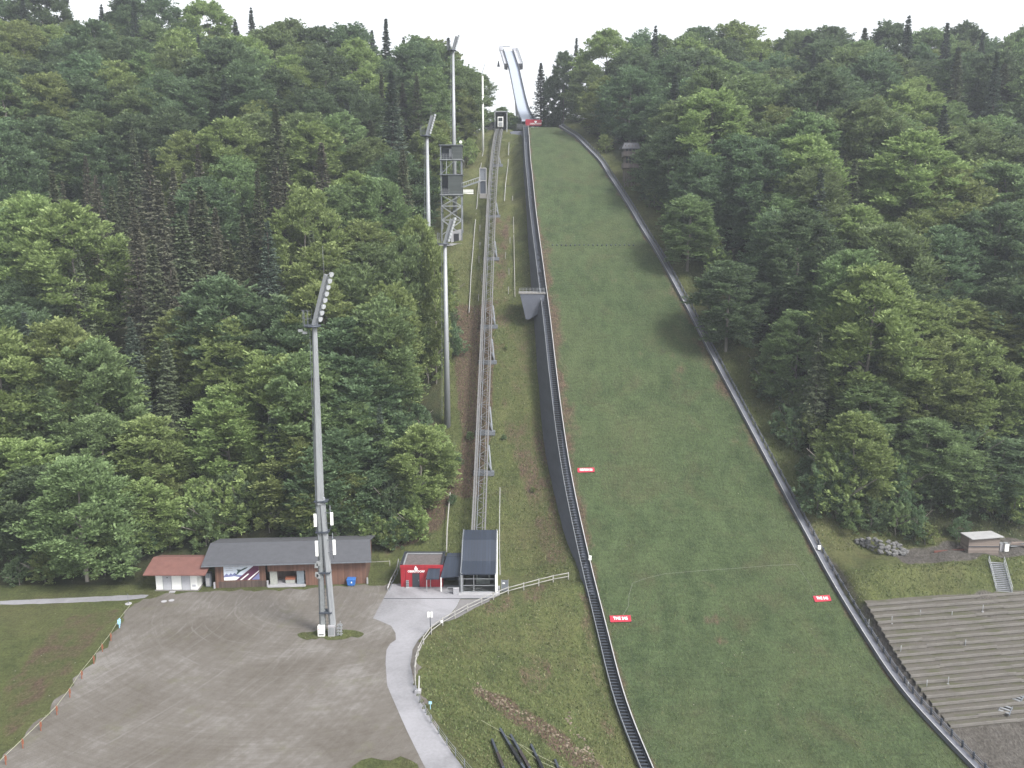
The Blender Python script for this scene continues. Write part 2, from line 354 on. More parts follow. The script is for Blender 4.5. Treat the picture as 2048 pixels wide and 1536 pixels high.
def lot_mat():
    m, nt, b = basemat('compacted_gravel')
    tc = nt.nodes.new('ShaderNodeTexCoord').outputs['Object']
    big = noise(nt, 0.09, 4, 0.6, tc, 0.5); mid = noise(nt, 0.9, 5, 0.65, tc); fine = noise(nt, 12, 3, 0.7, tc)
    # worn wheel tracks: arcs round a point beyond the corner of the lot
    sx = nt.nodes.new('ShaderNodeSeparateXYZ'); nt.links.new(tc, sx.inputs[0])
    dx = mathn(nt, 'SUBTRACT', sx.outputs['X'], -104.0); dy = mathn(nt, 'SUBTRACT', sx.outputs['Y'], 118.0)
    r = mathn(nt, 'SQRT', mathn(nt, 'ADD', mathn(nt, 'MULTIPLY', dx, dx), mathn(nt, 'MULTIPLY', dy, dy)))
    ang = mathn(nt, 'ARCTAN2', dy, dx)
    cb = nt.nodes.new('ShaderNodeCombineXYZ'); nt.links.new(mathn(nt, 'MULTIPLY', r, 1.7), cb.inputs[0]); nt.links.new(mathn(nt, 'MULTIPLY', ang, 1.6), cb.inputs[1])
    arc = noise(nt, 1.0, 3, 0.75, cb.outputs[0], 0.2)
    dx2 = mathn(nt, 'SUBTRACT', sx.outputs['X'], -28.0); dy2 = mathn(nt, 'SUBTRACT', sx.outputs['Y'], 113.0)
    r2 = mathn(nt, 'SQRT', mathn(nt, 'ADD', mathn(nt, 'MULTIPLY', dx2, dx2), mathn(nt, 'MULTIPLY', dy2, dy2)))
    cb2 = nt.nodes.new('ShaderNodeCombineXYZ'); nt.links.new(mathn(nt, 'MULTIPLY', r2, 2.2), cb2.inputs[0]); nt.links.new(mathn(nt, 'ARCTAN2', dy2, dx2), cb2.inputs[1])
    arc2 = noise(nt, 1.0, 3, 0.75, cb2.outputs[0], 0.3)
    v = mathn(nt, 'ADD', mathn(nt, 'MULTIPLY', big, 0.5), mathn(nt, 'MULTIPLY', mid, 0.25))
    v = mathn(nt, 'ADD', v, mathn(nt, 'MULTIPLY', arc, 0.22)); v = mathn(nt, 'ADD', v, mathn(nt, 'MULTIPLY', arc2, 0.16))
    col = ramp(nt, v, [(0.44, (0.095, 0.085, 0.074)), (0.58, (0.130, 0.120, 0.110)), (0.72, (0.195, 0.188, 0.182))])
    col = mixc(nt, mathn(nt, 'MULTIPLY', ramp(nt, noise(nt, 0.25, 5, 0.7, tc), [(0.56, (0,0,0)), (0.72, (1,1,1))]), 0.4), col, (0.115, 0.115, 0.07))
    tr = None
    for rr_, R_ in ((r, 62.0), (r, 63.7), (r, 66.3), (r, 68.0), (r, 72.5), (r, 74.2), (r, 79.0), (r, 80.7), (r2, 9.0), (r2, 10.7), (r2, 14.5), (r2, 16.2), (r2, 21.0)):
        k_ = mathn(nt, 'SUBTRACT', 1.0, mathn(nt, 'DIVIDE', mathn(nt, 'ABSOLUTE', mathn(nt, 'SUBTRACT', mathn(nt, 'ADD', rr_, mathn(nt, 'MULTIPLY', big, 3.0)), R_+1.5)), 0.16), True)
        tr = k_ if tr is None else mathn(nt, 'MAXIMUM', tr, k_)
    tr = mathn(nt, 'MULTIPLY', tr, ramp(nt, noise(nt, 0.22, 4, 0.6, tc), [(0.42, (0,0,0)), (0.66, (0.34,)*3)]))
    col = mixc(nt, tr, col, (0.24, 0.235, 0.235))
    col = mixc(nt, 0.8, col, ramp(nt, fine, [(0.3, (0.7,)*3), (0.7, (1.25,)*3)]), 'MULTIPLY')
    nt.links.new(col, b.inputs['Base Color']); b.inputs['Roughness'].default_value = 0.95; b.inputs['Specular IOR Level'].default_value = 0.15
    bp = nt.nodes.new('ShaderNodeBump'); bp.inputs['Strength'].default_value = 0.4; bp.inputs['Distance'].default_value = 0.05
    nt.links.new(mid, bp.inputs['Height']); nt.links.new(bp.outputs[0], b.inputs['Normal'])
    return m
M['lot'] = lot_mat()
def path_mat():
    m, nt, b = basemat('path_concrete')
    tc = nt.nodes.new('ShaderNodeTexCoord').outputs['Object']
    a = noise(nt, 0.12, 4, 0.6, tc, 0.8); f = noise(nt, 2.5, 5, 0.7, tc)
    col = ramp(nt, mathn(nt, 'ADD', mathn(nt, 'MULTIPLY', a, 0.7), mathn(nt, 'MULTIPLY', f, 0.3)), [(0.36, (0.155, 0.155, 0.168)), (0.62, (0.255, 0.255, 0.278))])
    nt.links.new(col, b.inputs['Base Color']); b.inputs['Roughness'].default_value = 0.9
    return m
M['path'] = path_mat()
def leaf_mat(name, c1, c2, c3, transl=0.4):
    m, nt, b = basemat(name)
    oi = nt.nodes.new('ShaderNodeObjectInfo'); ge = nt.nodes.new('ShaderNodeNewGeometry')
    col = ramp(nt, ge.outputs['Random Per Island'], [(0.0, c1), (0.55, c2), (1.0, c3)])
    hsv = nt.nodes.new('ShaderNodeHueSaturation'); nt.links.new(col, hsv.inputs['Color'])
    nt.links.new(mathn(nt, 'ADD', mathn(nt, 'MULTIPLY', oi.outputs['Random'], 0.03), 0.486), hsv.inputs['Hue'])
    nt.links.new(mathn(nt, 'ADD', mathn(nt, 'MULTIPLY', oi.outputs['Random'], 0.48), 1.02), hsv.inputs['Value'])
    hsv.inputs['Saturation'].default_value = 0.93
    out = nt.nodes['Material Output']; b.inputs['Roughness'].default_value = 0.65; b.inputs['Specular IOR Level'].default_value = 0.25
    nt.links.new(hsv.outputs[0], b.inputs['Base Color'])
    tr = nt.nodes.new('ShaderNodeBsdfTranslucent'); nt.links.new(hsv.outputs[0], tr.inputs[0])
    mx = nt.nodes.new('ShaderNodeMixShader'); mx.inputs[0].default_value = transl
    nt.links.new(b.outputs[0], mx.inputs[1]); nt.links.new(tr.outputs[0], mx.inputs[2]); nt.links.new(mx.outputs[0], out.inputs[0])
    return m
M['leaf_mid'] = leaf_mat('beech_leaves', (0.088, 0.130, 0.052), (0.135, 0.192, 0.076), (0.192, 0.258, 0.108))
M['leaf_light'] = leaf_mat('young_beech_leaves', (0.122, 0.165, 0.054), (0.180, 0.236, 0.078), (0.245, 0.305, 0.112))
M['leaf_dark'] = leaf_mat('dark_beech_leaves', (0.060, 0.098, 0.050), (0.094, 0.146, 0.070), (0.138, 0.196, 0.095))
M['needle'] = leaf_mat('spruce_needles', (0.034, 0.054, 0.040), (0.056, 0.080, 0.056), (0.084, 0.108, 0.072), 0.15)
M['needle_br'] = leaf_mat('browning_spruce_needles', (0.072, 0.078, 0.052), (0.104, 0.108, 0.072), (0.138, 0.134, 0.094), 0.15)
M['needle_olive'] = leaf_mat('olive_spruce_needles', (0.055, 0.072, 0.040), (0.086, 0.106, 0.056), (0.122, 0.142, 0.078), 0.15)
M['tuft'] = leaf_mat('meadow_blades', (0.060, 0.088, 0.028), (0.092, 0.125, 0.042), (0.150, 0.155, 0.075), 0.2)

# ------------------------------------------------------------------ terrain
def pxpoly(pts): return [ground(u, v)[:2] for u, v in pts]
def inpoly(x, y, poly):
    c = np.zeros(x.shape, bool); n = len(poly)
    for i in range(n):
        x0, y0 = poly[i]; x1, y1 = poly[(i+1) % n]
        if y0 == y1: continue
        hit = ((y0 > y) != (y1 > y)) & (x < (x1-x0)*(y-y0)/(y1-y0)+x0); c ^= hit
    return c
# forest edges: x as a function of Y
FLY = [110, 124, 127, 136, 150, 165, 180, 190, 215, 240, 255, 292, 330]
FLX = [-60, -44, -19, -16, -13, -13.5, -17, -19, -20, -15.5, -11.5, -10, -10]
FRY = [124, 127, 133, 145, 160, 175, 200, 220, 245, 262, 285, 330]
FRX = [60, 54, 51, 49.5, 48, 45, 38, 33, 27, 23, 19.5, 19]
def forest(x, Y):
    l = x < np.interp(Y, FLY, FLX)
    r = x > np.interp(Y-np.clip((x-55)*0.13, 0, 8)*(Y < 140), FRY, FRX)
    return ((l & (Y > 123.5)) | (r & (Y > 127)) | (l & (x < -55) & (Y > 117.5)))
def make_terrain():
    xs = np.concatenate([[-400, -350, -300, -260], np.arange(-220, -60, 1.6), np.arange(-60, 100, 0.55), np.arange(100, 240, 1.8), [260, 300, 350, 400]])
    ys = np.concatenate([[-60, -40, 0, 30, 50], np.arange(60, 150, 0.6), np.arange(150, 300, 1.1), np.arange(300, 380, 4), [400, 430, 470, 520]])
    Z = np.array([row(xs, y) for y in ys]); nx, ny = len(xs), len(ys)
    X, Yg = np.meshgrid(xs, ys)
    me = bpy.data.meshes.new('ground'); me.vertices.add(nx*ny)
    me.vertices.foreach_set('co', np.stack([X, Yg, Z], -1).ravel())
    i = (np.arange(ny-1)[:, None]*nx + np.arange(nx-1)[None]).ravel()
    q = np.stack([i, i+1, i+nx+1, i+nx], -1)
    me.loops.add(q.size); me.polygons.add(len(q)); me.loops.foreach_set('vertex_index', q.ravel())
    me.polygons.foreach_set('loop_start', np.arange(0, q.size, 4)); me.polygons.foreach_set('use_smooth', np.ones(len(q), bool)); me.update()
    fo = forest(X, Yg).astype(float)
    gr = np.zeros_like(X); dr = np.zeros_like(X)
    # terraces and the gravel floor below them, path by the hut
    xr = np.array([XR(y) for y in ys])[:, None]
    Yr = Yg - np.clip((X-42)*0.16, -2, 9)
    right = (X > xr+0.5)
    gr[right & (Yr < 110.6)] = 0.9
    gr[right & (Yr > 116) & (Yr < 121.5) & (X > 58)] = 0.75
    gr[right & (X < xr+2.2) & (Yg < 135)] = 0.65
    # shifting soil beside the track
    for px, wgt in (([(905,610),(985,600),(985,860),(960,1000),(905,990),(880,1060),(770,1110),(760,1085),(870,1000),(925,900),(905,700)], 0.85),
                    ([(1000,840),(1085,830),(1150,1140),(1090,1135),(1050,1000)], 0.5),
                    ([(985,560),(1060,600),(1080,780),(1000,830),(985,700)], 0.35),
                    ([(985,430),(1025,430),(1010,590),(985,560)], 0.5),
                    ([(940,1370),(1010,1390),(1110,1450),(1210,1536),(1150,1536),(1060,1470),(950,1390)], 0.75),
                    ([(1040,1300),(1100,1310),(1120,1380),(1060,1400),(1020,1350)], 0.45),
                    ([(1150,1180),(1185,1180),(1250,1536),(1210,1500)], 0.45),
                    ([(960,1195),(1090,1165),(1110,1190),(970,1240)], 0.45),
                    ([(0,1380),(120,1230),(250,1215),(60,1440),(0,1500)], 0.45)):
        dr[inpoly(X, Yg, pxpoly(px))] = wgt
    for k in range(2):
        for A in (dr, gr):
            A[1:-1, 1:-1] = (A[1:-1, 1:-1]*2 + A[:-2, 1:-1] + A[2:, 1:-1] + A[1:-1, :-2] + A[1:-1, 2:])/6
    for nm, A in (('forest', fo), ('gravel', gr), ('dirt', dr)):
        at = me.attributes.new(nm, 'FLOAT', 'POINT'); at.data.foreach_set('value', A.ravel().astype(np.float32))
    me.materials.append(M['land'])
    o = bpy.data.objects.new('ground', me); C.objects.link(o); tag(o, kind='structure')
make_terrain()

# landing slope: one sheet of mown grass between its two edges
def make_slope():
    ys = np.arange(66, 289, 0.8); n = 70; V = []; D = []
    for y in ys:
        a, b, z = XL(y)+0.1, XR(y)-0.1, LZf(y)
        for k in range(n+1):
            t = k/n; x = a+(b-a)*t; V.append((x, y, z+0.05*math.sin(x*0.8+y*0.5)*math.sin(y*0.7)*min(1, t*8)*min(1, (1-t)*8)))
            dl, drr = x-a, b-x; v = vof(z, y)
            d = 0
            if 470 < v < 1100: d = max(d, 0.68 - dl/(3.2 if v < 900 else 2.0)*0.5)
            else: d = max(d, 0.62-dl*0.35)
            if 560 < v < 900: d = max(d, 0.52-drr/4.5*0.5)
            else: d = max(d, 0.5-drr*0.3)
            u_ = uof(x, z, y)
            for pu, pv, su, sv, am in ((1440, 1240, 110, 14, .46), (1430, 1280, 90, 12, .46), (1400, 1170, 160, 16, .36), (1370, 745, 50, 60, .40), (1300, 700, 60, 30, .34), (1200, 560, 50, 60, .30), (1500, 890, 60, 40, .34), (1240, 1000, 50, 60, .30), (1330, 1420, 120, 30, .28)):
                d = max(d, am*math.exp(-((u_-pu)/su)**2-((v-pv)/sv)**2))
            D.append(max(0, d))
    me = bpy.data.meshes.new('landing_slope'); r = len(ys); c = n+1
    i = (np.arange(r-1)[:, None]*c + np.arange(n)[None]).ravel()
    me.from_pydata(V, [], np.stack([i, i+1, i+c+1, i+c], -1).tolist())
    me.polygons.foreach_set('use_smooth', [True]*len(me.polygons))
    me.attributes.new('dirt', 'FLOAT', 'POINT').data.foreach_set('value', np.array(D, np.float32))
    me.materials.append(M['hill']); me.update()
    o = bpy.data.objects.new('landing_slope', me); C.objects.link(o); tag(o, kind='structure')
make_slope()

# ------------------------------------------------------------------ flat ground: lot, paths
P0 = lambda u, v: at_z(u, v)[:2]
sheet('gravel_lot', M['lot'], [P0(*p) for p in [(266,1206),(300,1197),(330,1187),(400,1183),(560,1180),(730,1170),(768,1172),(800,1165),(830,1200),(850,1260),(840,1300),(830,1380),
      (880,1450),(900,1540),(850,1545),(835,1528),(800,1519),(745,1519),(705,1530),(680,1560),(600,1620),(0,1620),(-100,1600),(20,1500),(90,1430),(160,1350),(215,1290),(245,1240)]], 0.012, 0.55, 0.7)
sheet('concrete_path', M['path'], [P0(*p) for p in [(783,1168),(746,1237),(762,1243),(782,1252),(791,1266),(792,1280),(780,1288),(773,1300),(771,1330),(775,1372),(786,1400),(804,1440),(832,1500),(862,1560),(905,1640),
      (1010,1640),(945,1560),(900,1500),(868,1452),(842,1405),(828,1368),(821,1330),(825,1300),(838,1278),(862,1256),(895,1236),(912,1215),(921,1198),(1000,1197),(1000,1172)]], 0.03, 0.03, 0.8)
sheet('asphalt_strip', M['sandgrey'], [P0(*p) for p in [(921,1199),(1002,1198),(1006,1189),(985,1200),(950,1216),(915,1236),(895,1243),(885,1243),(897,1235),(913,1215)]], 0.024, 0.02, 0.8)
sheet('footpath', M['path'], [P0(*p) for p in [(-200,1204),(0,1202),(120,1197),(250,1191),(298,1190),(290,1196),(262,1200),(120,1207),(0,1210),(-200,1214)]], 0.035, 0.12, 0.9)
# drain slot in front of the station
tag(MB().beam(at_z(768, 1197, 0.04), at_z(1000, 1197, 0.04), 0.12, 0.03).build('drain_channel', M['trimd']), 'dark drain slot across the concrete forecourt of the station', 'drain')
for u, v in ((328, 1203), (343, 1201)):
    x, y, z = at_z(u, v); tag(MB().cyl((x, y, 0.0), (x, y, 0.05), 0.38, n=14).build('manhole_cover', M['concrete']), 'pale round manhole cover in the gravel before the white hut, %s one' % ('left' if u < 335 else 'right'), 'manhole', 'manhole covers before the white hut')
x, y, z = at_z(257, 1208); t = thing('sign_post', 'thin signpost on a round pale foot at the end of the footpath', 'sign post', (x, y, 0))
MB().cyl((x, y, 0), (x, y, 0.08), 0.45, n=14).build('foot', M['concrete'], t); MB().cyl((x, y, 0.08), (x, y, 1.5), 0.035, n=6).build('pole', M['steel_mid'], t)
# grass patch under the mast
mx, my, _ = at_z(662, 1268)
sheet('grass_patch', M['land'], [(mx+4.0*math.cos(a)*(1.0), my-0.2+1.4*math.sin(a)) for a in np.linspace(0, 2*math.pi, 26)[:-1]], 0.03, 0.5, 0.4)

# ------------------------------------------------------------------ retaining wall beside the slope and its stairway
def wall_and_rails():
    ys = np.arange(115, 290, 1.5)
    mb = MB(); top = []; bot = []; outb = []
    for y in ys:
        d = float(np.interp(y, DY, DD)); xl = XL(y); z = LZf(y)
        top.append((xl-1.3, y, z+0.0)); bot.append((xl-1.36-float(np.interp(y, [170, 215], [0.25, 0.12]))*d, y, z-d-0.9)); outb.append((xl-0.30, y, z-0.2))
    mb.strip(bot, top)
    mb.strip(top, [(p[0]+1.3, p[1], p[2]-0.06) for p in top], False)
    tag(mb.build('retaining_wall', M['membrane']), 'long blue grey sloping wall holding up the left side of the landing slope', 'retaining wall')
    # stairway on the left edge
    t = thing('stairway', 'dark steel stairway running up the left edge of the landing slope', 'stairway', (XL(100), 100, LZf(100)))
    yy = 76.0; k = 0; rest = MB()
    while yy < 283:
        x = XL(yy)-0.62; z = LZf(yy)+0.16
        if k < 100:
            MB().box((x, yy, z), (1.15, 0.24, 0.05)).build('tread', M['steel_dark'], t)
        else: rest.box((x, yy, z), (1.15, 0.24, 0.05))
        yy += 0.45; k += 1
    tag(rest.build('tread', M['steel_dark'], t), kind='stuff')
    ys = list(np.arange(74, 285, 2.0))
    for off, nm in ((-1.22, 'stringer'), (-0.02, 'stringer')):
        mb = MB()
        for a, b in zip(ys[:-1], ys[1:]): mb.beam((XL(a)+off, a, LZf(a)+0.16), (XL(b)+off, b, LZf(b)+0.16), 0.07, 0.24)
        mb.build(nm, M['steel_dark'], t)
    mb = MB()
    for a, b in zip(ys[:-1], ys[1:]):
        mb.beam((XL(a)-0.62, a, LZf(a)-0.06), (XL(b)-0.62, b, LZf(b)-0.06), 1.1, 0.05)
    mb.build('tray', M['black'], t)
    mb = MB()
    for a, b in zip(ys[:-1], ys[1:]): mb.beam((XL(a)-1.25, a, LZf(a)+0.62), (XL(b)-1.25, b, LZf(b)+0.62), 0.055)
    for a in ys[::1]: mb.beam((XL(a)-1.25, a, LZf(a)+0.1), (XL(a)-1.25, a, LZf(a)+0.62), 0.035)
    mb.build('handrail', M['steel'], t)
    # edge board of the slope on that side
    t = thing('edge_board', 'low pale topped board along the left edge of the landing slope, beside the stairway', 'edge board', (XL(100), 100, LZf(100)))
    mb = MB(); mc = MB()
    for a, b in zip(ys[:-1], ys[1:]):
        mb.beam((XL(a)+0.16, a, LZf(a)+0.28), (XL(b)+0.16, b, LZf(b)+0.28), 0.06, 0.60)
        mc.beam((XL(a)+0.16, a, LZf(a)+0.62), (XL(b)+0.16, b, LZf(b)+0.62), 0.13, 0.07)
    mb.build('board', M['steel_dark'], t); mc.build('cap', M['board_light'], t)
    # right barrier: inner boards, walkway, outer rail with posts
    t = thing('barrier', 'grey boarded barrier with walkway along the right edge of the landing slope', 'barrier', (XR(100), 100, LZf(100)))
    ysr = list(np.arange(74, 286, 1.5))
    b1 = MB(); b2 = MB(); b3 = MB(); b4 = MB(); b5 = MB()
    for a, b in zip(ysr[:-1], ysr[1:]):
        za, zb = LZf(a), LZf(b)
        b1.beam((XR(a), a, za+0.32), (XR(b), b, zb+0.32), 0.06, 0.62)
        b2.beam((XR(a)-0.02, a, za+0.66), (XR(b)-0.02, b, zb+0.66), 0.09, 0.06)
        b3.beam((XR(a)+0.55, a, za+0.35), (XR(b)+0.55, b, zb+0.35), 0.95, 0.05)
        b4.beam((XR(a)+1.10, a, za+1.0), (XR(b)+1.10, b, zb+1.0), 0.07, 0.09)
        b4.beam((XR(a)+1.10, a, za+0.68), (XR(b)+1.10, b, zb+0.68), 0.05, 0.14)
    b1.build('inner_board', M['board'], t); b2.build('cap_rail', M['board_light'], t); b3.build('walkway', M['board'], t); b4.build('outer_rail', M['board'], t)
    k = 0; rest = MB()
    for a in ysr:
        if k < 100: MB().box((XR(a)+1.10, a, LZf(a)+0.45), (0.16, 0.22, 1.5)).build('post', M['steel_dark'], t)
        else: rest.box((XR(a)+1.10, a, LZf(a)+0.45), (0.16, 0.22, 1.5))
        k += 1
    tag(rest.build('post', M['steel_dark'], t), kind='stuff')
wall_and_rails()

# platform buttress beside the wall, with railing
def buttress():
    y = 177.0
    xl = XL(y)
    A = at_y(1040, 588, y-3); B = at_y(1088, 588, y-3)
    z = A[2]; gx = A[0]
    t = thing('buttress', 'inverted concrete triangle buttress with railing on the left side of the landing slope', 'buttress', (gx+2, y, z-5))
    x0, x1 = gx, xl-0.3
    zb = z-5.2
    MB().prism([(x0, y-3, z), (x1, y-3, z), (x1-0.3, y-3, z-3.5), (x0+1.9, y-3, zb), (x0+1.2, y-3, zb)], (0, 5, 0)).build('concrete_body', M['membrane'], t)
    MB().box(((x0+x1)/2, y-0.4, z+0.08), (x1-x0+0.5, 5.4, 0.16)).build('slab', M['concrete_dk'], t)
    mb = MB()
    for k in range(8):
        x = x0-0.1+(x1-x0)*k/7; mb.beam((x, y-3, z+0.1), (x, y-3, z+1.2), 0.06)
    for h in (0.5, 0.85, 1.2): mb.beam((x0-0.1, y-3, z+h), (x1, y-3, z+h), 0.05)
    mb.build('railing', M['steel'], t)
buttress()

# ------------------------------------------------------------------ inclined railway
TR = [(958,1075,3.2),(962,1000,3.4),(966,900,3.6),(969,800,3.6),(972,700,3.6),(975,620,3.6),(978,560,3.6),(982,480,3.4),(985,400,3.2),(988,340,3.0),(992,300,2.6),(997,270,1.6),(1000,258,1.0)]
TP = [ground(u, v, h) for u, v, h in TR]
_ty = np.array([p[1] for p in TP]); _tx = np.array([p[0] for p in TP]); _tz = np.array([p[2] for p in TP])
_tp = np.polyfit(_ty, _tx, 3)
def TK(y): return (float(np.polyval(_tp, y)), y, float(np.interp(y, _ty, smooth(np.pad(_tz, 0), 0))))
print('track', [(round(a, 1), round(b, 1), round(c, 1)) for a, b, c in TP])
def railway():
    y0, y1 = _ty[0]-3.5, _ty[-1]+1.0
    t = thing('inclined_railway', 'raised steel lattice track of the inclined lift climbing beside the landing slope', 'railway track', TK(y0))
    def P(y, dx, dz):
        if y < _ty[0]: z = _tz[0]+(y-_ty[0])*0.62; q = (float(np.polyval(_tp, _ty[0])), y, z)
        else: q = TK(y)
        return (q[0]+dx, q[1], q[2]+dz)
    ys = np.arange(y0, y1, 2.6)
    W = 0.85
    for dx in (-W, W):
        mb = MB(); ms = MB()
        for a, b in zip(ys[:-1], ys[1:]):
            mb.beam(P(a, dx, 0), P(b, dx, 0), 0.2, 0.24); mb.beam(P(a, dx, -1.5), P(b, dx, -1.5), 0.16, 0.2)
            m_ = (a+b)/2
            ms.beam(P(a, dx, -1.5), P(m_, dx, 0), 0.09); ms.beam(P(m_, dx, 0), P(b, dx, -1.5), 0.09)
        mb.build('chord', M['track_steel'], t); ms.build('side_lattice', M['track_steel'], t)
    ml = MB()
    for a, b in zip(ys[:-1], ys[1:]):
        m_ = (a+b)/2
        ml.beam(P(a, -W, -0.02), P(m_, W, -0.02), 0.1); ml.beam(P(m_, W, -0.02), P(b, -W, -0.02), 0.1); ml.beam(P(a, -W, -0.02), P(a, W, -0.02), 0.12)
    ml.build('top_lattice', M['track_steel'], t)
    for dx in (-0.45, 0.45):
        mb = MB()
        for a, b in zip(ys[:-1], ys[1:]): mb.beam(P(a, dx, 0.2), P(b, dx, 0.2), 0.1, 0.16)
        mb.build('rail', M['steel_mid'] if dx < 0 else M['track_steel'], t)
    mb = MB()
    for a, b in zip(ys[:-1], ys[1:]): mb.beam(P(a, -W-0.32, 0.1), P(b, -W-0.32, 0.1), 0.28, 0.06)
    mb.build('service_walkway', M['track_steel'], t)
    for v in (948, 868, 722, 655, 522, 432, 332):
        gx, gy, gz = ground(uof(*[TK(150)[0], TK(150)[2], 150][:1], TK(150)[2], 150), v) if False else (0, 0, 0)
        # find the y where the ground under the track shows at that photo row
        yy = min(np.arange(125, 268, 0.5), key=lambda q: abs(vof(T(TK(q)[0]+1.6, q), q)-v))
        x = TK(yy)[0]; g = T(x, yy)
        g2 = T(x+1.6, yy)
        s = MB(); zz = P(yy+3.2, 0, -1.5)[2]
        s.beam((x+1.5, yy, g2+0.2), (x+1.0, yy+3.4, zz), 0.24); s.beam((x-1.2, yy, g+0.2), (x-1.0, yy+3.4, zz), 0.24)
        s.beam((x-1.2, yy, g+0.5), (x-1.0, yy-0.2, P(yy, 0, -1.5)[2]), 0.2); s.beam((x+1.5, yy, g2+0.5), (x+1.0, yy-0.2, P(yy, 0, -1.5)[2]), 0.2)
        sup = s.build('support', M['steel_mid'], t)
        MB().box((x+0.2, yy, g+0.15), (3.6, 1.1, 0.7)).build('footing', M['steel_mid'], sup)
railway()

# bottom station
def station():
    X0 = at_z(926, 1186)[0]; X1 = at_z(990, 1186)[0]; Y0 = at_z(926, 1186)[1]
    t = thing('lift_station', 'valley station of the inclined lift with stepped dark blue metal roof and glazed front', 'station', ((X0+X1)/2, Y0, 0))
    prof = [(Y0-0.3, 3.05), (Y0+2.7, 3.75), (Y0+5.6, 5.9), (Y0+8.6, 6.35)]
    mb = MB()
    for (a, za), (b, zb) in zip(prof[:-1], prof[1:]):
        mb.prism([(X0-0.25, a, za), (X1+0.1, a, za), (X1+0.1, b, zb), (X0-0.25, b, zb)], (0, 0, -0.16))
    mb.build('roof', M['seam'], t)
    mb = MB()
    for x in (X0-0.3, X1+0.15):
        for (a, za), (b, zb) in zip(prof[:-1], prof[1:]): mb.beam((x, a, za+0.03), (x, b, zb+0.03), 0.16, 0.22)
    mb.build('roof_edge', M['steel_mid'], t)
    # walls
    side = [(Y0, 0), (Y0, 3.0)]+[(a+0.2, z-0.18) for a, z in prof[1:]]+[(Y0+8.6, 0)]
    MB().prism([(X1+0.05, y, z) for y, z in side], (0.22, 0, 0)).build('wall', M['white'], t)
    MB().prism([(X0-0.30, y, z) for y, z in side[:]], (0.18, 0, 0)).build('wall', M['seam'], t)
    MB().box(((X0+X1)/2, Y0+8.4, 1.5), (X1-X0-0.1, 0.2, 3.0)).build('wall', M['concrete_dk'], t)
    MB().box((X1+0.22, Y0-0.05, 1.55), (0.35, 0.5, 3.1)).build('pillar', M['white'], t)
    MB().box((X0-0.2, Y0-0.05, 1.55), (0.25, 0.4, 3.1)).build('pillar', M['steel'], t)
    MB().box(((X0+X1)/2, Y0-0.4, 0.08), (X1-X0+1.2, 1.3, 0.16)).build('step', M['concrete'], t)
    f = MB(); xs = [X0, X0+(X1-X0)*0.34, X1]
    for x in xs: f.box((x, Y0+0.03, 1.55), (0.09, 0.1, 2.85))
    for z in (0.2, 1.15, 2.15, 2.95): f.box(((X0+X1)/2, Y0+0.03, z), (X1-X0, 0.1, 0.07))
    fr = f.build('glazed_front', M['steel'], t)
    MB().quad((X0, Y0+0.05, 0.2), (X1, Y0+0.05, 0.2), (X1, Y0+0.05, 2.95), (X0, Y0+0.05, 2.95)).build('pane', M['glass'], fr)
    i = MB(); i.box(((X0+X1)/2, Y0+3, 0.06), (X1-X0-0.3, 5.5, 0.1)); i.build('interior_floor', M['concrete_dk'], t)
    # side wing roof between the station and the red house
    wx0 = at_z(882, 1186)[0]
    MB().prism([(wx0-0.1, Y0+0.4, 2.2), (X0-0.35, Y0+0.4, 2.45), (X0-0.35, Y0+5.2, 4.0), (wx0+0.6, Y0+5.2, 4.0)], (0, 0, -0.14)).build('side_roof', M['seam'], t)
    MB().box(((wx0+X0)/2, Y0+4.6, 1.9), (X0-wx0-0.2, 0.15, 3.8)).build('wall', M['trimd'], t)
    MB().box((wx0, Y0+0.45, 1.1), (0.14, 0.14, 2.2)).build('post', M['white'], t)
    MB().box((X0-0.55, Y0+0.4, 1.2), (0.12, 0.12, 2.4)).build('post', M['steel'], t)
    # front canopy
    cx0 = at_z(852, 1186)[0]
    MB().prism([(cx0, Y0+0.2, 2.1), (wx0-0.25, Y0+0.2, 2.1), (wx0-0.25, Y0+2.6, 3.1), (cx0+0.25, Y0+2.6, 3.1)], (0, 0, -0.14)).build('canopy', M['seam'], t)
    for x in (cx0+0.1, cx0+0.5): MB().box((x, Y0+(0.3 if x < cx0+0.3 else 1.6), 1.05), (0.11, 0.11, 2.1)).build('post', M['steel'], t)
    # ticket gate, box, car inside
    g = thing('gate_frame', 'low white tubular gate frame under the station side roof', 'gate', ((wx0+X0)/2, Y0, 0))
    mb = MB(); gx = wx0+0.9
    for a, b in (((gx, Y0-0.3, 0.1), (gx, Y0-0.3, 1.0)), ((gx+1.2, Y0-0.3, 0.1), (gx+1.2, Y0-0.3, 1.0)), ((gx, Y0-0.3, 1.0), (gx+1.2, Y0-0.3, 1.0)), ((gx, Y0-0.3, 0.4), (gx+1.2, Y0-0.3, 0.4))): mb.beam(a, b, 0.06)
    mb.build('frame', M['steel'], g)
    tag(MB().box((X0-0.95, Y0-0.35, 0.45), (0.8, 0.5, 0.85)).box((X0-0.95, Y0-0.35, 0.9), (0.86, 0.56, 0.06)).build('power_cabinet', M['concrete']), 'pale grey cabinet standing left of the glazed station front', 'cabinet')
    # panel on the right with notice
    px = X1+1.4
    n = thing('notice_board', 'grey mesh panel with a white notice right of the lift station', 'panel', (px, Y0+0.4, 0))
    MB().box((px, Y0+0.4, 0.95), (0.95, 0.05, 1.7)).build('mesh_panel', M['steel_mid'], n)
    for s_ in (-0.5, 0.5): MB().box((px+s_, Y0+0.4, 0.95), (0.06, 0.08, 1.95)).build('post', M['steel'], n)
    MB().box((px-0.15, Y0+0.34, 1.35), (0.32, 0.02, 0.22)).build('notice', M['white'], n)
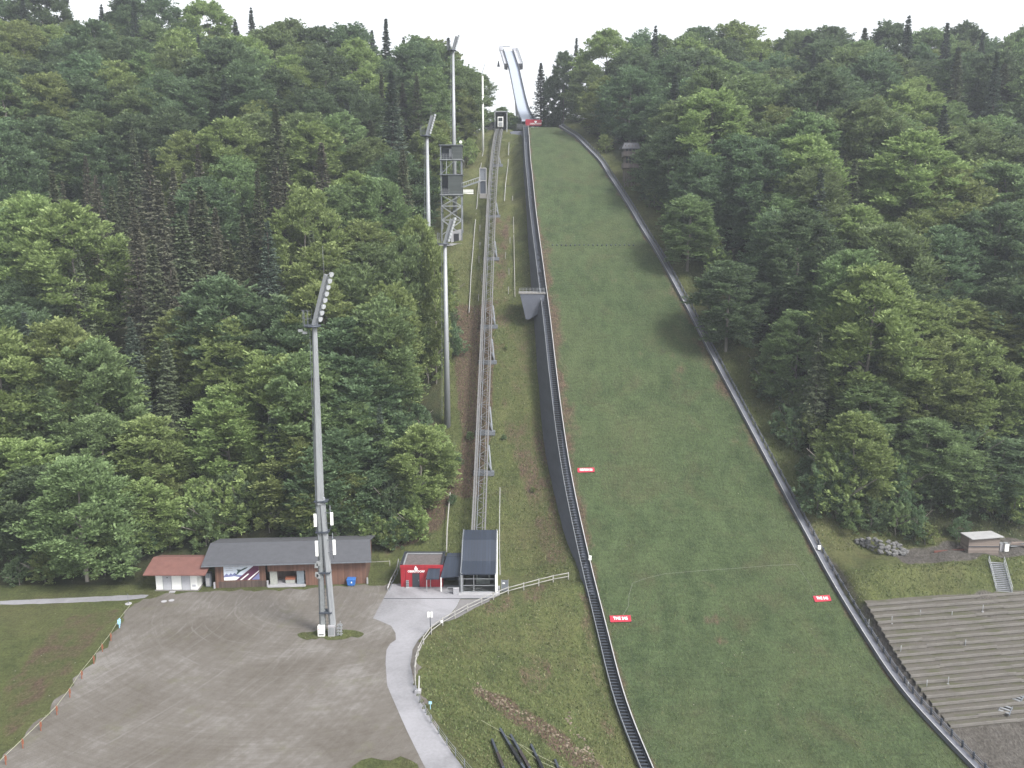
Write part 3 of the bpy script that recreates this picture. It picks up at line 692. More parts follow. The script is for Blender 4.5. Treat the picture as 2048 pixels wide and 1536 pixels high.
    # lift car inside the bottom hall
    c = thing('waiting_car', 'small white lift car standing inside the glazed valley station', 'lift car', ((X0+X1)/2+0.4, Y0+4, 0.1))
    cx, cy = (X0+X1)/2+0.5, Y0+4
    MB().box((cx, cy, 1.4), (2.0, 2.0, 2.3)).build('cabin', M['inside'], c)
    MB().box((cx, cy-1.02, 1.7), (1.6, 0.03, 1.1)).build('window', M['cabglass'], c)
    return X0, X1, Y0
SX0, SX1, SY0 = station()

def letters(text, size, p, parent, mat, rx=math.pi/2, rz=0.0, sx=1.0, ext=0.01):
    cu = bpy.data.curves.new('lettering', 'FONT'); cu.body = text; cu.size = size; cu.extrude = ext; cu.align_x = 'CENTER'; cu.align_y = 'CENTER'; cu.offset = size*0.025
    tmp = bpy.data.objects.new('tmp', cu); C.objects.link(tmp)
    bpy.context.view_layer.update()
    me = bpy.data.meshes.new_from_object(tmp.evaluated_get(bpy.context.evaluated_depsgraph_get()))
    C.objects.unlink(tmp); bpy.data.objects.remove(tmp)
    me.name = 'lettering'; me.materials.clear(); me.materials.append(mat)
    o = bpy.data.objects.new('lettering', me); C.objects.link(o)
    o.parent = parent; o.location = Vector(p)-Vector(ORG[parent.name]); o.rotation_euler = (rx, 0, rz); o.scale = (sx, 1, 1)
    return o
def red_house():
    Y = at_z(802, 1174)[1]; x0 = at_z(802, 1174)[0]; x1 = at_z(886, 1174)[0]; h = 3.35; D = 4.9
    t = thing('red_house', 'small flat roofed house with bright red boarding left of the lift station', 'house', ((x0+x1)/2, Y, 0))
    MB().box(((x0+x1)/2, Y+0.1, h/2), (x1-x0, 0.2, h)).build('front_wall', M['red'], t)
    MB().box((x0+0.1, Y+D/2+0.1, h/2), (0.2, D-0.2, h)).build('side_wall', M['red_y'], t)
    MB().box((x1-0.1, Y+D/2+0.1, h/2), (0.2, D-0.2, h)).build('side_wall', M['red_y'], t)
    MB().box(((x0+x1)/2, Y+D, h/2), (x1-x0-0.4, 0.2, h)).build('rear_wall', M['trimd'], t)
    MB().box(((x0+x1)/2, Y+D/2, h-0.2), (x1-x0-0.4, D-0.5, 0.1)).build('roof', M['gravelroof'], t)
    mb = MB(); mb.box(((x0+x1)/2, Y+D+0.02, h+0.06), (x1-x0+0.1, 0.3, 0.12)); mb.box((x0+0.1, Y+D/2, h+0.06), (0.3, D-0.3, 0.12)); mb.box((x1-0.1, Y+D/2, h+0.06), (0.3, D-0.3, 0.12))
    mb.build('parapet_cap', M['trimd'], t)
    mb = MB(); mb.box(((x0+x1)/2, Y+D-0.3, h-0.03), (x1-x0-0.8, 0.25, 0.12)); mb.box((x0+0.42, Y+D/2-0.1, h-0.03), (0.2, D-0.7, 0.12)); mb.build('flashing', M['steel'], t)
    MB().box(((x0+x1)/2, Y-0.03, h-0.2), (x1-x0+0.1, 0.07, 0.45)).build('fascia', M['red'], t)
    dx = x0+(x1-x0)*0.36
    d = MB().box((dx, Y-0.02, 1.08), (1.05, 0.08, 2.15)).build('door', M['trimd'], t); MB().box((dx+0.38, Y-0.08, 1.05), (0.05, 0.05, 0.2)).build('handle', M['steel'], d)
    MB().box((x0+0.75, Y-0.04, 1.6), (0.07, 0.08, 3.2)).build('downpipe', M['red'], t)
    lx = x0+(x1-x0)*0.37
    letters('OBERSTDORF', 0.42, (lx, Y-0.04, 2.42), t, M['textw'], sx=0.95)
    # white emblem: a crest with a flame shaped point
    e = [(-0.22,0),(0.2,0),(0.23,0.34),(0.1,0.30),(0.15,0.44),(0.0,0.40),(0.05,0.60),(-0.1,0.70),(-0.13,0.50),(-0.22,0.40),(-0.24,0.2)]
    MB().prism([(lx+a, Y-0.08, 2.65+b*0.9) for a, b in e], (0, 0.02, 0)).build('emblem', M['textw'], t)
    s = thing('display_stand', 'narrow pale rack standing against the red house left of its door', 'stand', (x0+1.0, Y-0.35, 0))
    MB().box((x0+1.0, Y-0.4, 0.06), (0.5, 0.4, 0.08)).build('foot', M['concrete'], s)
    mb = MB().box((x0+1.0, Y-0.3, 0.62), (0.42, 0.08, 1.1)); mb.build('rack', M['steel'], s)
    for k in range(3): MB().box((x0+1.0, Y-0.36, 0.35+k*0.32), (0.36, 0.05, 0.05)).build('shelf', M['trimd'], s)
red_house()

# ------------------------------------------------------------------ barn, white hut
def barn():
    a = np.array(at_z(432, 1176)); b = np.array(at_z(733, 1167)); ax = (b-a)/np.linalg.norm(b-a); nrm = np.array([-ax[1], ax[0], 0]); L = np.linalg.norm(b-a)
    def Q(s, d, z): p = a+ax*s+nrm*d; return (p[0], p[1], z)
    t = thing('barn', 'long weathered brown barn with a dark grey roof behind the gravel lot', 'barn', tuple(a+ax*L/2))
    he = 3.9; hr = 5.0; D = 9.0
    rz = math.atan2(ax[1], ax[0])
    o0, o1 = L*0.345, L*0.595   # open bay
    def wallbox(name, s0, s1, z0, z1, mat, d=0.0, th=0.16):
        return MB().prism([Q(s0, d, z0), Q(s1, d, z0), Q(s1, d, z1), Q(s0, d, z1)], tuple(nrm*th)).build(name, mat, t)
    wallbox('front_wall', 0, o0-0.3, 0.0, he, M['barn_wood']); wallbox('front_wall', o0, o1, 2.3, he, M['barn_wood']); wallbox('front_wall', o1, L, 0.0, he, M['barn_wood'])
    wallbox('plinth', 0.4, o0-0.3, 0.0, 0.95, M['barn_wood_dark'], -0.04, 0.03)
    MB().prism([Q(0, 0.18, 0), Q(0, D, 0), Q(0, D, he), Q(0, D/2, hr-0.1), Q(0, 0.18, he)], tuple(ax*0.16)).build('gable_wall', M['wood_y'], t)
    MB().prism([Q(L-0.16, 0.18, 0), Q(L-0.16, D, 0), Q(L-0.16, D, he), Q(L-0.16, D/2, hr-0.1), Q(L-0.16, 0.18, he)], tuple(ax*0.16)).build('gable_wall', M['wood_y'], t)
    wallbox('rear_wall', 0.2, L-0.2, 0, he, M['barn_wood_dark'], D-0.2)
    pr = 0.9
    mb = MB()
    mb.prism([Q(-1.6, -pr, he-0.2), Q(L+0.9, -pr, he-0.2), Q(L+0.3, D/2, hr), Q(-1.7, D/2, hr)], (0, 0, 0.16))
    mb.prism([Q(-1.7, D/2+0.004, hr), Q(L+0.3, D/2+0.004, hr), Q(L+0.6, D+0.8, he-0.2), Q(-1.7, D+0.8, he-0.2)], (0, 0, 0.16))
    mb.build('roof', M['asphalt_roof'], t)
    MB().beam(Q(-1.6, -pr-0.08, he-0.16), Q(L+0.9, -pr-0.08, he-0.16), 0.14, 0.14).build('gutter', M['steel_mid'], t)
    # open bay
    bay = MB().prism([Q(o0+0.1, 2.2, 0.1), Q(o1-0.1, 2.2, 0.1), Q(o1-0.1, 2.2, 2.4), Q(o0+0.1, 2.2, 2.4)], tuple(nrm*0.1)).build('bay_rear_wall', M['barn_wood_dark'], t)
    MB().prism([Q(o0+0.0, -0.5, 0.02), Q(o1, -0.5, 0.02), Q(o1, 2.2, 0.02), Q(o0, 2.2, 0.02)], (0, 0, 0.12)).build('bay_floor', M['concrete'], t)
    wallbox('door', o0+0.25, o0+1.3, 0.15, 2.2, M['inside'], 0.25, 0.08)
    wallbox('door', o1-1.3, o1-0.25, 0.15, 2.3, plain('blue_grey_door', (0.17, 0.20, 0.23), 0.6), 0.2, 0.08)
    for s_ in (-0.25, o0-0.15, L+0.05): MB().prism([Q(s_, -0.25, 0), Q(s_+0.22, -0.25, 0), Q(s_+0.22, -0.25, 0.95), Q(s_, -0.25, 0.95)], tuple(nrm*0.22)).build('corner_stone', M['concrete'], t)
    # things in the bay
    c = thing('garden_stove', 'orange topped cart standing in the open bay of the barn', 'cart', Q(o0+3.1, 0.9, 0.14))
    p = Q(o0+3.1, 0.9, 0.45); MB().box(p, (1.4, 0.7, 0.55), rz).build('body', M['inside'], c)
    p = Q(o0+3.1, 0.9, 0.86); MB().box(p, (1.5, 0.8, 0.26), rz).build('cover', M['orange'], c)
    c = thing('cupboard', 'pale framed cupboard with a dark front in the open bay of the barn', 'cupboard', Q(o0+4.75, 1.2, 0.14))
    p = Q(o0+4.75, 1.2, 0.94); MB().box(p, (1.2, 0.6, 1.6), rz).build('body', M['inside'], c); p = Q(o0+4.75, 0.88, 0.95); MB().box(p, (0.85, 0.04, 0.95), rz).build('front', M['steel_dark'], c)
    c = thing('wall_lamp', 'flat white strip lamp on the rear wall of the barn bay', 'lamp', Q(o0+2.4, 2.1, 1.9)); MB().box(Q(o0+2.4, 2.08, 1.9), (1.2, 0.12, 0.12), rz).build('housing', M['white'], c)
    # picture panel
    s0, s1, z0, z1 = 1.25, L*0.29, 1.15, 3.45
    pn = thing('picture_panel', 'large printed panel of a ski jumper over blue hills on the barn wall', 'banner', Q((s0+s1)/2, -0.06, z0))
    def PP(u_, v_, d=-0.06): return Q(s0+(s1-s0)*u_, d, z0+(z1-z0)*v_)
    MB().prism([PP(0,0), PP(1,0), PP(1,1), PP(0,1)], tuple(nrm*0.03)).build('backing', plain('pale_sky_print', (0.62, 0.68, 0.78), 0.5, 0, 0.12), pn)
    MB().prism([PP(0,0,-0.066), PP(1,0,-0.066), PP(1,.42,-0.066), PP(.93,.36,-0.066), PP(.86,.5,-0.066), PP(.8,.38,-0.066), PP(.6,.3,-0.066), PP(.38,.35,-0.066), PP(.3,.5,-0.066), PP(.24,.36,-0.066), PP(.2,.48,-0.066), PP(.14,.34,-0.066), PP(.08,.46,-0.066), PP(.0,.3,-0.066)], tuple(nrm*0.004)).build('hills_print', plain('blue_hills_print', (0.17, 0.19, 0.36), 0.5), pn)
    MB().prism([PP(0,0,-0.070), PP(.32,0,-0.070), PP(.5,.16,-0.070), PP(.3,.26,-0.070), PP(0,.2,-0.070)], tuple(nrm*0.003)).build('snow_print', M['white'], pn)
    MB().prism([PP(.34,0,-0.074), PP(.78,0,-0.074), PP(1,.45,-0.074), PP(1,.98,-0.074), PP(.88,.98,-0.074)], tuple(nrm*0.003)).build('ramp_print', plain('purple_ramp_print', (0.10, 0.03, 0.07), 0.5), pn)
    MB().prism([PP(.44,0,-0.078), PP(.50,0,-0.078), PP(.72,.4,-0.078), PP(.68,.42,-0.078)], tuple(nrm*0.003)).prism([PP(.66,0,-0.078), PP(.72,0,-0.078), PP(1,.56,-0.078), PP(1,.62,-0.078)], tuple(nrm*0.003)).build('ramp_lines', M['white'], pn)
    MB().prism([PP(.36,.72,-0.082), PP(.40,.62,-0.082), PP(.36,.42,-0.082), PP(.25,.34,-0.082), PP(.38,.38,-0.082), PP(.48,.58,-0.082), PP(.66,.78,-0.082), PP(.7,.86,-0.082), PP(.6,.82,-0.082), PP(.5,.7,-0.082)], tuple(nrm*0.003)).build('jumper_print', plain('dark_jumper_print', (0.03, 0.06, 0.06), 0.5), pn)
    for z_ in (.93, .80, .68):
        MB().prism([PP(.06, z_, -0.07), PP(.42 if z_ > .9 else .26, z_, -0.07), PP(.42 if z_ > .9 else .26, z_-.03, -0.07), PP(.06, z_-.03, -0.07)], tuple(nrm*0.003)).build('print_line', M['door_grey'], pn)
    # blue bin, water butt
    x, y, z = at_z(703, 1171); bn = thing('blue_bin', 'blue wheeled bin with a white mark in front of the barn', 'bin', (x, y, 0))
    MB().prism([(x-0.5, y-0.35, 0.12), (x+0.5, y-0.35, 0.12), (x+0.62, y-0.4, 1.0), (x-0.62, y-0.4, 1.0)], (0, 0.75, 0)).build('body', M['blue'], bn)
    MB().prism([(x-0.65, y-0.45, 1.0), (x+0.65, y-0.45, 1.0), (x+0.6, y-0.4, 1.14), (x-0.6, y-0.4, 1.14)], (0, 0.85, 0)).build('lid', M['blue'], bn)
    MB().prism([(x-0.02, y-0.46, 0.55), (x+0.2, y-0.46, 0.6), (x+0.1, y-0.46, 0.85)], (0, 0.03, 0)).build('mark', M['textw'], bn)
    for s_ in (-0.4, 0.4): MB().cyl((x+s_-0.05, y-0.3, 0.12), (x+s_+0.05, y-0.3, 0.12), 0.12, n=10).build('wheel', M['black'], bn)
    # box and cabinet in the gap between hut and barn
    x, y, z = at_z(417, 1174); bn = thing('gas_cabinet', 'slim grey cabinet with a pale door in the gap between hut and barn', 'cabinet', (x, y, 0))
    MB().box((x, y+0.3, 1.1), (0.75, 0.7, 2.1)).build('body', M['steel_mid'], bn); MB().box((x-0.02, y-0.07, 0.8), (0.5, 0.05, 1.2)).build('door', M['concrete'], bn)
    return a, ax, nrm, L
BARN = barn()
def hut():
    a = np.array(at_z(313, 1181)); b = np.array(at_z(398, 1178)); x0, x1, Y = a[0], b[0], a[1]; h = 2.75; D = 4.2
    t = thing('white_hut', 'white hut with two grey doors under an overhanging brown roof', 'hut', ((x0+x1)/2, Y, 0))
    MB().box(((x0+x1)/2, Y+D/2, h/2+0.1), (x1-x0, D, h-0.1)).build('wall', M['white'], t)
    MB().box(((x0+x1)/2, Y+D/2, 0.06), (x1-x0+0.3, D+0.4, 0.14)).build('base', M['concrete_dk'], t)
    r0, r1 = x0-1.25, x1+1.7
    MB().prism([(r0, Y-1.2, h+0.02), (r1, Y-1.2, h+0.02), (r1, Y+2.7, h+1.15), (r0, Y+2.7, h+1.15)], (0, 0, 0.14)).prism([(r0, Y+2.704, h+1.15), (r1, Y+2.704, h+1.15), (r1, Y+5.6, h+0.3), (r0, Y+5.6, h+0.3)], (0, 0, 0.14)).build('roof', M['brown_roof'], t)
    MB().prism([(x0+0.02, Y+0.1, h+0.03), (x0+0.02, Y+2.7, h+1.1), (x0+0.02, Y+D, h+0.5)], (0.1, 0, 0)).prism([(x1-0.1, Y+0.1, h+0.03), (x1-0.1, Y+2.7, h+1.1), (x1-0.1, Y+D, h+0.5)], (0.1, 0, 0)).build('gable', M['wood_y'], t)
    W = x1-x0
    for k, f in enumerate((0.28, 0.73)):
        d = MB().box((x0+W*f, Y-0.02, 1.3), (1.15, 0.07, 2.3)).build('door', M['door_grey'], t)
        mb = MB(); 
        for s_ in (-0.6, 0.6): mb.box((x0+W*f+s_, Y-0.03, 1.3), (0.06, 0.09, 2.35))
        mb.build('frame', M['steel'], d)
        if k == 0: MB().box((x0+W*f+0.05, Y-0.07, 2.0), (0.22, 0.03, 0.1)).build('plate', M['black'], d)
    MB().box((x0+W*0.92, Y-0.02, 0.75), (0.5, 0.05, 0.3)).build('vent', M['door_grey'], t)
    for k in range(3):
        x = x1+0.3+k*0.0
    tag(MB().box((x0+2.5, Y-0.55, 0.05), (0.8, 0.5, 0.1)).build('doorstep', M['concrete']), 'low stone step before the white hut', 'step')
hut()

# ------------------------------------------------------------------ floodlight masts
def mast(u, vb, vtop, label, Y=None, Ht=39.5, base_w=1.9, near=False, r_top=0.30, arm=True, flip=1, lamps=8, legs=False, ah=6.1):
    if Y is None: x, Y, z = ground(u, vb)
    else: x = xof(u, zof(vtop, Y), Y); z = T(x, Y)
    zt = zof(vtop, Y)
    t = thing('floodlight_mast', label, 'floodlight mast', (x, Y, z), 'floodlight masts')
    if legs:
        # the shaft parts into two legs with a ladder slot between
        zs = z+0.44*(zt-z)
        MB().cyl((x-0.28, Y, zs), (x, Y, zt), 0.56, r_top, n=6, smooth=False, rot=0.2).build('shaft', M['steel'], t)
        MB().cyl((x-0.62, Y, z), (x-0.40, Y, zs+0.8), 0.42, 0.32, n=6, smooth=False, rot=0.2).build('leg', M['leg'], t)
        MB().cyl((x+0.72, Y, z), (x-0.02, Y, zs+0.8), 0.44, 0.40, n=6, smooth=False, rot=0.2).build('leg', M['steel'], t)
        mb = MB()
        for k in range(40):
            f = k/40; zz = z+0.5+(zs-z)*f; mb.beam((x-0.25, Y-0.1, zz), (x+0.25-0.2*f, Y-0.1, zz), 0.03)
        mb.build('ladder', M['steel_dark'], t)
        for dz in (0.0, 2.6, 6.1, 9.6):
            zz = z+18-dz*1.55; MB().beam((x-0.9, Y, zz), (x+0.75, Y, zz), 1.15, 0.16).build('clamp_band', M['steel_dark'], t)
    else:
        MB().cyl((x, Y, z-1.0), (x, Y, zt), base_w/2*0.62, r_top, n=10, smooth=True).build('shaft', M['steel'], t)
    # cable ladder on the left
    mb = MB(); zl = z+(14 if legs else 2)
    xo = lambda zz: x-0.25-(0.75-0.42*(zz-z)/(zt-z))
    mb.beam((xo(zl), Y-0.05, zl), (xo(zt), Y-0.05, zt-0.6), 0.06)
    k = 0
    while zl+k*1.8 < zt-1: zz = zl+k*1.8; mb.beam((xo(zz), Y-0.05, zz), (xo(zz)+0.4, Y-0.05, zz), 0.04); k += 1
    mb.build('climbing_rail', M['steel_mid'], t)
    # platform with cage
    MB().cyl((x-0.25, Y, zt-0.1), (x-0.25, Y, zt+0.12), 1.05, n=12).build('platform', M['steel_dark'], t)
    if arm:
        mb = MB()
        for k in range(6):
            a = math.pi*0.55+k*math.pi*0.9/5; px, py = x-0.35+1.0*math.cos(a), Y+1.0*math.sin(a); mb.beam((px, py, zt), (px, py, zt+1.9), 0.04)
        mb.beam((x-1.35, Y-0.5, zt+1.0), (x-1.35, Y+0.5, zt+1.0), 0.04); mb.beam((x-1.35, Y-0.5, zt+1.9), (x-1.35, Y+0.5, zt+1.9), 0.04); mb.beam((x-1.3, Y-0.6, zt+1.9), (x-0.2, Y-0.9, zt+1.9), 0.04); mb.beam((x-1.3, Y-0.6, zt+1.0), (x-0.2, Y-0.9, zt+1.0), 0.04)
        mb.build('cage', M['steel_mid'], t)
        p = Vector((x-0.1, Y, zt+0.1)); q = Vector((x+1.75*ah/6.1, Y-0.5, zt+0.1+ah))
        MB().beam(p, q, 0.34, 0.42).beam(p+Vector((0.35, 0, 0)), q+Vector((0.3, 0, -0.2)), 0.1, 0.3).build('lamp_arm', M['steel'], t)
        for k in range(lamps):
            f = 0.10+0.88*k/(lamps-1); c = p.lerp(q, f)+Vector((0.62, -0.1, 0.15))
            d = Vector((0.75, -0.55, -0.35)).normalized()
            l = MB().cyl(c-d*0.22, c+d*0.16, 0.16, 0.36*min(1, ah/5), n=12).beam(c-d*0.2, c-Vector((0.55, -0.1, 0.1)), 0.07).build('floodlight', M['lamp'], t)
            MB().cyl(c+d*0.165, c+d*0.18, 0.30*min(1, ah/5), n=12).build('lens', plain('lamp_glass', (0.5, 0.52, 0.55), 0.1) if k == -1 else M['lampglass'], l)
        MB().cyl((x+0.238*ah, Y-0.4, zt+ah-0.1), (x+0.238*ah, Y-0.4, zt+ah*1.57), 0.03, 0.012, n=5).build('lightning_rod', M['steel'], t)
        if legs:
            for k, (dx, dz) in enumerate(((-1.6, -0.5), (-1.1, -0.75))): MB().box((x+dx, Y-0.4, zt+dz), (0.55, 0.3, 0.3)).build('camera_box', M['lamp'], t)
    return t, x, Y, z, zt
M['lampglass'] = plain('lamp_glass', (0.45, 0.47, 0.50), 0.12, 0, 0.05)
t, x, Y, z, zt = mast(629, 1266, 652, 'tall grey floodlight mast with two legs rising from the gravel lot', Y=at_z(655, 1268)[1], legs=True)
# antennas and radio boxes on the near mast
for u, v0, v1 in ((630.5, 1028, 1053), (663.5, 1025, 1050), (633.5, 1082, 1112), (668.5, 1080, 1109)):
    a = at_y(u, v0, Y-0.5); b = at_y(u, v1, Y-0.5); s_ = 1 if u < 650 else -1
    an = MB().box(((a[0]+b[0])/2, Y-0.5, (a[2]+b[2])/2), (0.34, 0.2, a[2]-b[2])).build('antenna', M['white'], t)
    mb = MB(); mb.cyl((a[0]+s_*0.22, Y-0.4, b[2]-0.6), (a[0]+s_*0.22, Y-0.4, a[2]+0.9), 0.045, n=6)
    for zz in (b[2]+0.2, a[2]-0.1): mb.beam((a[0]+s_*0.22, Y-0.4, zz), (x-0.25, Y-0.1, zz), 0.06)
    mb.build('bracket', M['steel_mid'], an)
for u, v in ((633, 1131), (634, 1149), (637, 1127), (637, 1152)):
    a = at_y(u, v, Y-0.55); MB().box(a, (0.42, 0.3, 0.55)).build('radio_box', M['lamp'], t)
for u, lab in ((644.5, 'left'), (665, 'right')):
    a = at_z(u, 1269); bx = thing('switch_cabinet', '%s at the foot of the near mast' % ('white switch cabinet with a red mark' if lab == 'left' else 'grey fronted switch cabinet'), 'cabinet', a, 'cabinets at the near mast')
    MB().box((a[0], a[1]-0.35, 0.72), (0.86, 0.5, 1.4)).build('body', M['white'] if lab == 'left' else M['concrete'], bx)
    MB().box((a[0]+0.02, a[1]-0.62, 0.75 if lab == 'right' else 0.28), (0.66, 0.03, 1.0 if lab == 'right' else 0.12)).build('front_grille', M['steel'] if lab == 'right' else M['black'], bx)
    if lab == 'left': MB().box((a[0]-0.3, a[1]-0.62, 1.0), (0.06, 0.03, 0.14)).build('mark', M['redflat'], bx)
a = at_z(680, 1270); fl = thing('floodlight_rack', 'stack of grey floodlights on a frame standing beside the near mast', 'floodlights', a)
mb = MB(); mb.beam((a[0]-0.15, a[1], 0), (a[0]+0.1, a[1], 1.9), 0.08); mb.beam((a[0]-0.5, a[1]-0.3, 0.05), (a[0]+0.3, a[1]+0.3, 0.05), 0.1); mb.build('frame', M['steel'], fl)
for k in range(4):
    for s_ in (-0.16, 0.2):
        c = Vector((a[0]+s_+k*0.03, a[1]-0.2, 0.35+k*0.42)); d = Vector((0.2*s_, -1, -0.1)).normalized()
        MB().cyl(c, c+d*0.25, 0.1, 0.19, n=10).build('floodlight', M['lamp'] if (k+(s_ > 0)) % 2 else M['steel'], fl)
mast(890, 860, 488, 'floodlight mast half hidden by trees on the lower slope left of the lift track', Y=151, ah=4.2)
mast(854, 440, 272, 'floodlight mast standing highest left, behind the tree tops', Y=178, ah=3.8)
mast(906, 345, 101, 'tall floodlight mast rising behind the judges tower into the sky', Y=213, ah=3.0)
def thin_mast():
    Yt = 256.; x = xof(965, zof(140, Yt), Yt); z = T(x, Yt)
    t = thing('thin_mast', 'slender white mast against the forest edge below the top station', 'mast', (x, Yt, z))
    MB().cyl((x, Yt, z-0.5), (x, Yt, zof(152, Yt)), 0.34, 0.2, n=8).build('shaft', M['white'], t)
    MB().beam((x-0.3, Yt, zof(150, Yt)), (x+0.7, Yt, zof(128, Yt)), 0.18).build('lamp_arm', M['steel'], t)
thin_mast()

# ------------------------------------------------------------------ judges tower
def judges():
    Yb = 172.0
    for q in np.arange(150, 215, 0.5):
        if vof(T(xof(905, T(-12, q), q), q), q) < 488: Yb = q; break
    Yb = float(Yb)+0.5
    def XZ(u, v, Y=Yb): return at_y(u, v, Y)
    gx0, gx1 = XZ(884, 488)[0], XZ(924, 488)[0]; gz = XZ(904, 488)[2]
    D = 4.0
    t = thing('judges_tower', 'tall steel framed judges tower with dark slatted cabins left of the lift track', 'tower', ((gx0+gx1)/2, Yb, gz))
    def zz(v): return XZ(900, v)[2]
    for x in (gx0, gx1):
        for y in (Yb, Yb+D): MB().beam((x, y, gz-2), (x, y, zz(292)), 0.22).build('column', M['steel_mid'], t)
    # base slab with stairs
    MB().box(((gx0+gx1)/2-0.2, Yb+0.4, gz-0.1), (gx1-gx0+0.8, D, 0.5)).build('base_slab', M['concrete'], t)
    MB().prism([(gx1-2.6, Yb, gz+0.2), (gx1-0.2, Yb, gz+0.2), (gx1-0.2, Yb, zz(458)), (gx1-2.6, Yb, zz(464))], (0, 2.5, 0)).build('base_room', M['concrete'], t)
    MB().box((gx1-1.3, Yb-0.03, gz+1.4), (1.2, 0.06, 2.0)).build('door', M['black'], t)
    mb = MB()
    for va, vb in ((470, 440), (440, 412), (412, 390)):
        a, b = zz(va), zz(vb)
        for y in (Yb, Yb+D): mb.beam((gx0, y, a), (gx1, y, b), 0.14); mb.beam((gx0, y, b), (gx1, y, a), 0.14); mb.beam((gx0, y, b), (gx1, y, b), 0.16)
        for x in (gx0, gx1): mb.beam((x, Yb, a), (x, Yb+D, b), 0.12); mb.beam((x, Yb, b), (x, Yb+D, b), 0.16)
    mb.build('bracing', M['steel'], t)
    s = MB()
    for k in range(12): s.box((gx0+1.2+k*0.18, Yb+1.2, gz+0.6+k*0.45), (0.5, 1.0, 0.06))
    s.beam((gx0+1.0, Yb+0.7, gz+0.4), (gx0+3.2, Yb+0.7, gz+6.0), 0.1, 0.25); s.build('stair', M['steel'], t)
    def cabin(v0, v1, solid):
        z0, z1 = zz(v1), zz(v0); xs = XZ(898 if solid else 905, v1)[0]
        w = MB().box(((xs+gx1)/2, Yb+D/2, (z0+z1)/2), (gx1-xs+0.3, D+0.3, z1-z0)).build('cabin', M['slat'], t)
        MB().box(((gx0+gx1)/2, Yb+D/2, z0-0.1), (gx1-gx0+0.6, D+0.6, 0.18)).build('deck', M['steel'], t)
        MB().box(((gx0+gx1)/2, Yb+D/2, z1+0.1), (gx1-gx0+0.7, D+0.7, 0.16)).build('roof', M['steel_mid'], t)
        mb = MB()
        for k in range(5): mb.beam((gx0+(xs-gx0)*k/4, Yb-0.2, z0), (gx0+(xs-gx0)*k/4, Yb-0.2, z0+1.1), 0.05)
        for h in (0.35, 0.7, 1.1): mb.beam((gx0-0.2, Yb-0.2, z0+h), (xs, Yb-0.2, z0+h), 0.05); mb.beam((gx0-0.2, Yb-0.2, z0+h), (gx0-0.2, Yb+D, z0+h), 0.05)
        mb.build('railing', M['steel'], t)
        MB().box(((gx0+xs)/2, Yb+D-0.3, (z0+z1)/2), (xs-gx0, 0.1, z1-z0-0.1)).build('rear_panel', M['steel_dark'], t)
        return xs
    cabin(350, 388, True); xs = cabin(291, 318, False)
    # braces between the cabins
    mb = MB(); a, b = zz(348), zz(320)
    for x in (gx0, gx0+1.3, gx1-1.4, gx1): mb.beam((x, Yb, a), (x, Yb, b), 0.14)
    mb.beam((gx0, Yb, a), (gx1-1.4, Yb, b), 0.1)
    mb.build('frame', M['steel'], t)
    c = XZ(922, 284); MB().cyl((c[0], Yb, zz(291)), (c[0], Yb, zz(287)), 0.06, n=6).build('dish_post', M['steel'], t); MB().cyl((c[0]-0.05, Yb-0.3, c[2]), (c[0]-0.05, Yb, c[2]), 0.34, 0.2, n=12).build('dish', M['white'], t)
    c = XZ(902, 305); MB().box((c[0], Yb+0.5, c[2]), (0.9, 0.3, 1.8)).build('window', M['steel'], t)
    # footbridges
    a = XZ(923, 375); b = at_y(961, 362, Yb+4.5)
    br = thing('footbridge', 'pale railed footbridge from the judges tower to the lift stop', 'footbridge', tuple((np.array(a)+np.array(b))/2))
    MB().beam(a, b, 1.1, 0.14).build('deck', M['steel_mid'], br)
    up = Vector((0, 0, 1.0)); mb = MB()
    for y_ in (-0.5, 0.5):
        o_ = Vector((0, y_, 0)); mb.beam(Vector(a)+up*0.95+o_, Vector(b)+up*0.95+o_, 0.08)
        for k in range(9): q = Vector(a).lerp(Vector(b), k/8)+o_; mb.beam(q, q+up*0.95, 0.04)
    mb.build('railing', M['steel'], br)
    # lift stop
    ls = at_y(966, 388, Yb+5)
    l = thing('lift_stop', 'small two storey steel framed lift stop beside the track', 'lift stop', ls)
    z0, z1 = ls[2], at_y(966, 336, Yb+5)[2]; zm = (z0*0.45+z1*0.55)-0.2; w_ = 1.5
    mb = MB()
    for sx_ in (-w_/2, w_/2):
        for sy in (0, 1.6): mb.beam((ls[0]+sx_, ls[1]+sy, z0), (ls[0]+sx_, ls[1]+sy, z1), 0.13)
    for h in (z0, zm, z1):
        for sy in (0, 1.6): mb.beam((ls[0]-w_/2, ls[1]+sy, h), (ls[0]+w_/2, ls[1]+sy, h), 0.14)
    mb.build('frame', M['board_light'], l)
    MB().box((ls[0], ls[1]+0.9, (zm+z1)/2), (w_-0.15, 1.4, z1-zm-0.2)).build('upper_panel', M['green'] if False else M['steel_mid'], l)
    MB().box((ls[0], ls[1]+0.9, (z0+zm)/2), (w_-0.15, 1.4, zm-z0-0.2)).build('lower_panel', M['steel_dark'], l)
    MB().box((ls[0], ls[1]+0.8, z0-0.5), (w_+0.1, 2.6, 1.0)).build('footing', M['concrete_dk'], l)
    # pale stacked containers behind the tower
    for u, v, wv, lab in ((936, 322, 2.6, 'right'), (878, 322, 1.6, 'left')):
        p = at_y(u, v, Yb+22); g = T(p[0], Yb+22); p = (p[0], Yb+22, g)
        c = thing('fence_panel', 'white railing panel on the slope %s of the judges tower' % lab, 'railing', p, 'white panels by the tower')
        mb = MB()
        for h in (0.15, 0.55, 0.95): mb.box((p[0], p[1], g+h), (wv, 0.08, 0.28))
        mb.build('board', M['white'], c)
        mb = MB()
        for k in range(4): mb.box((p[0]-wv/2+wv*k/3, p[1]+0.08, g+0.5), (0.1, 0.08, 1.4))
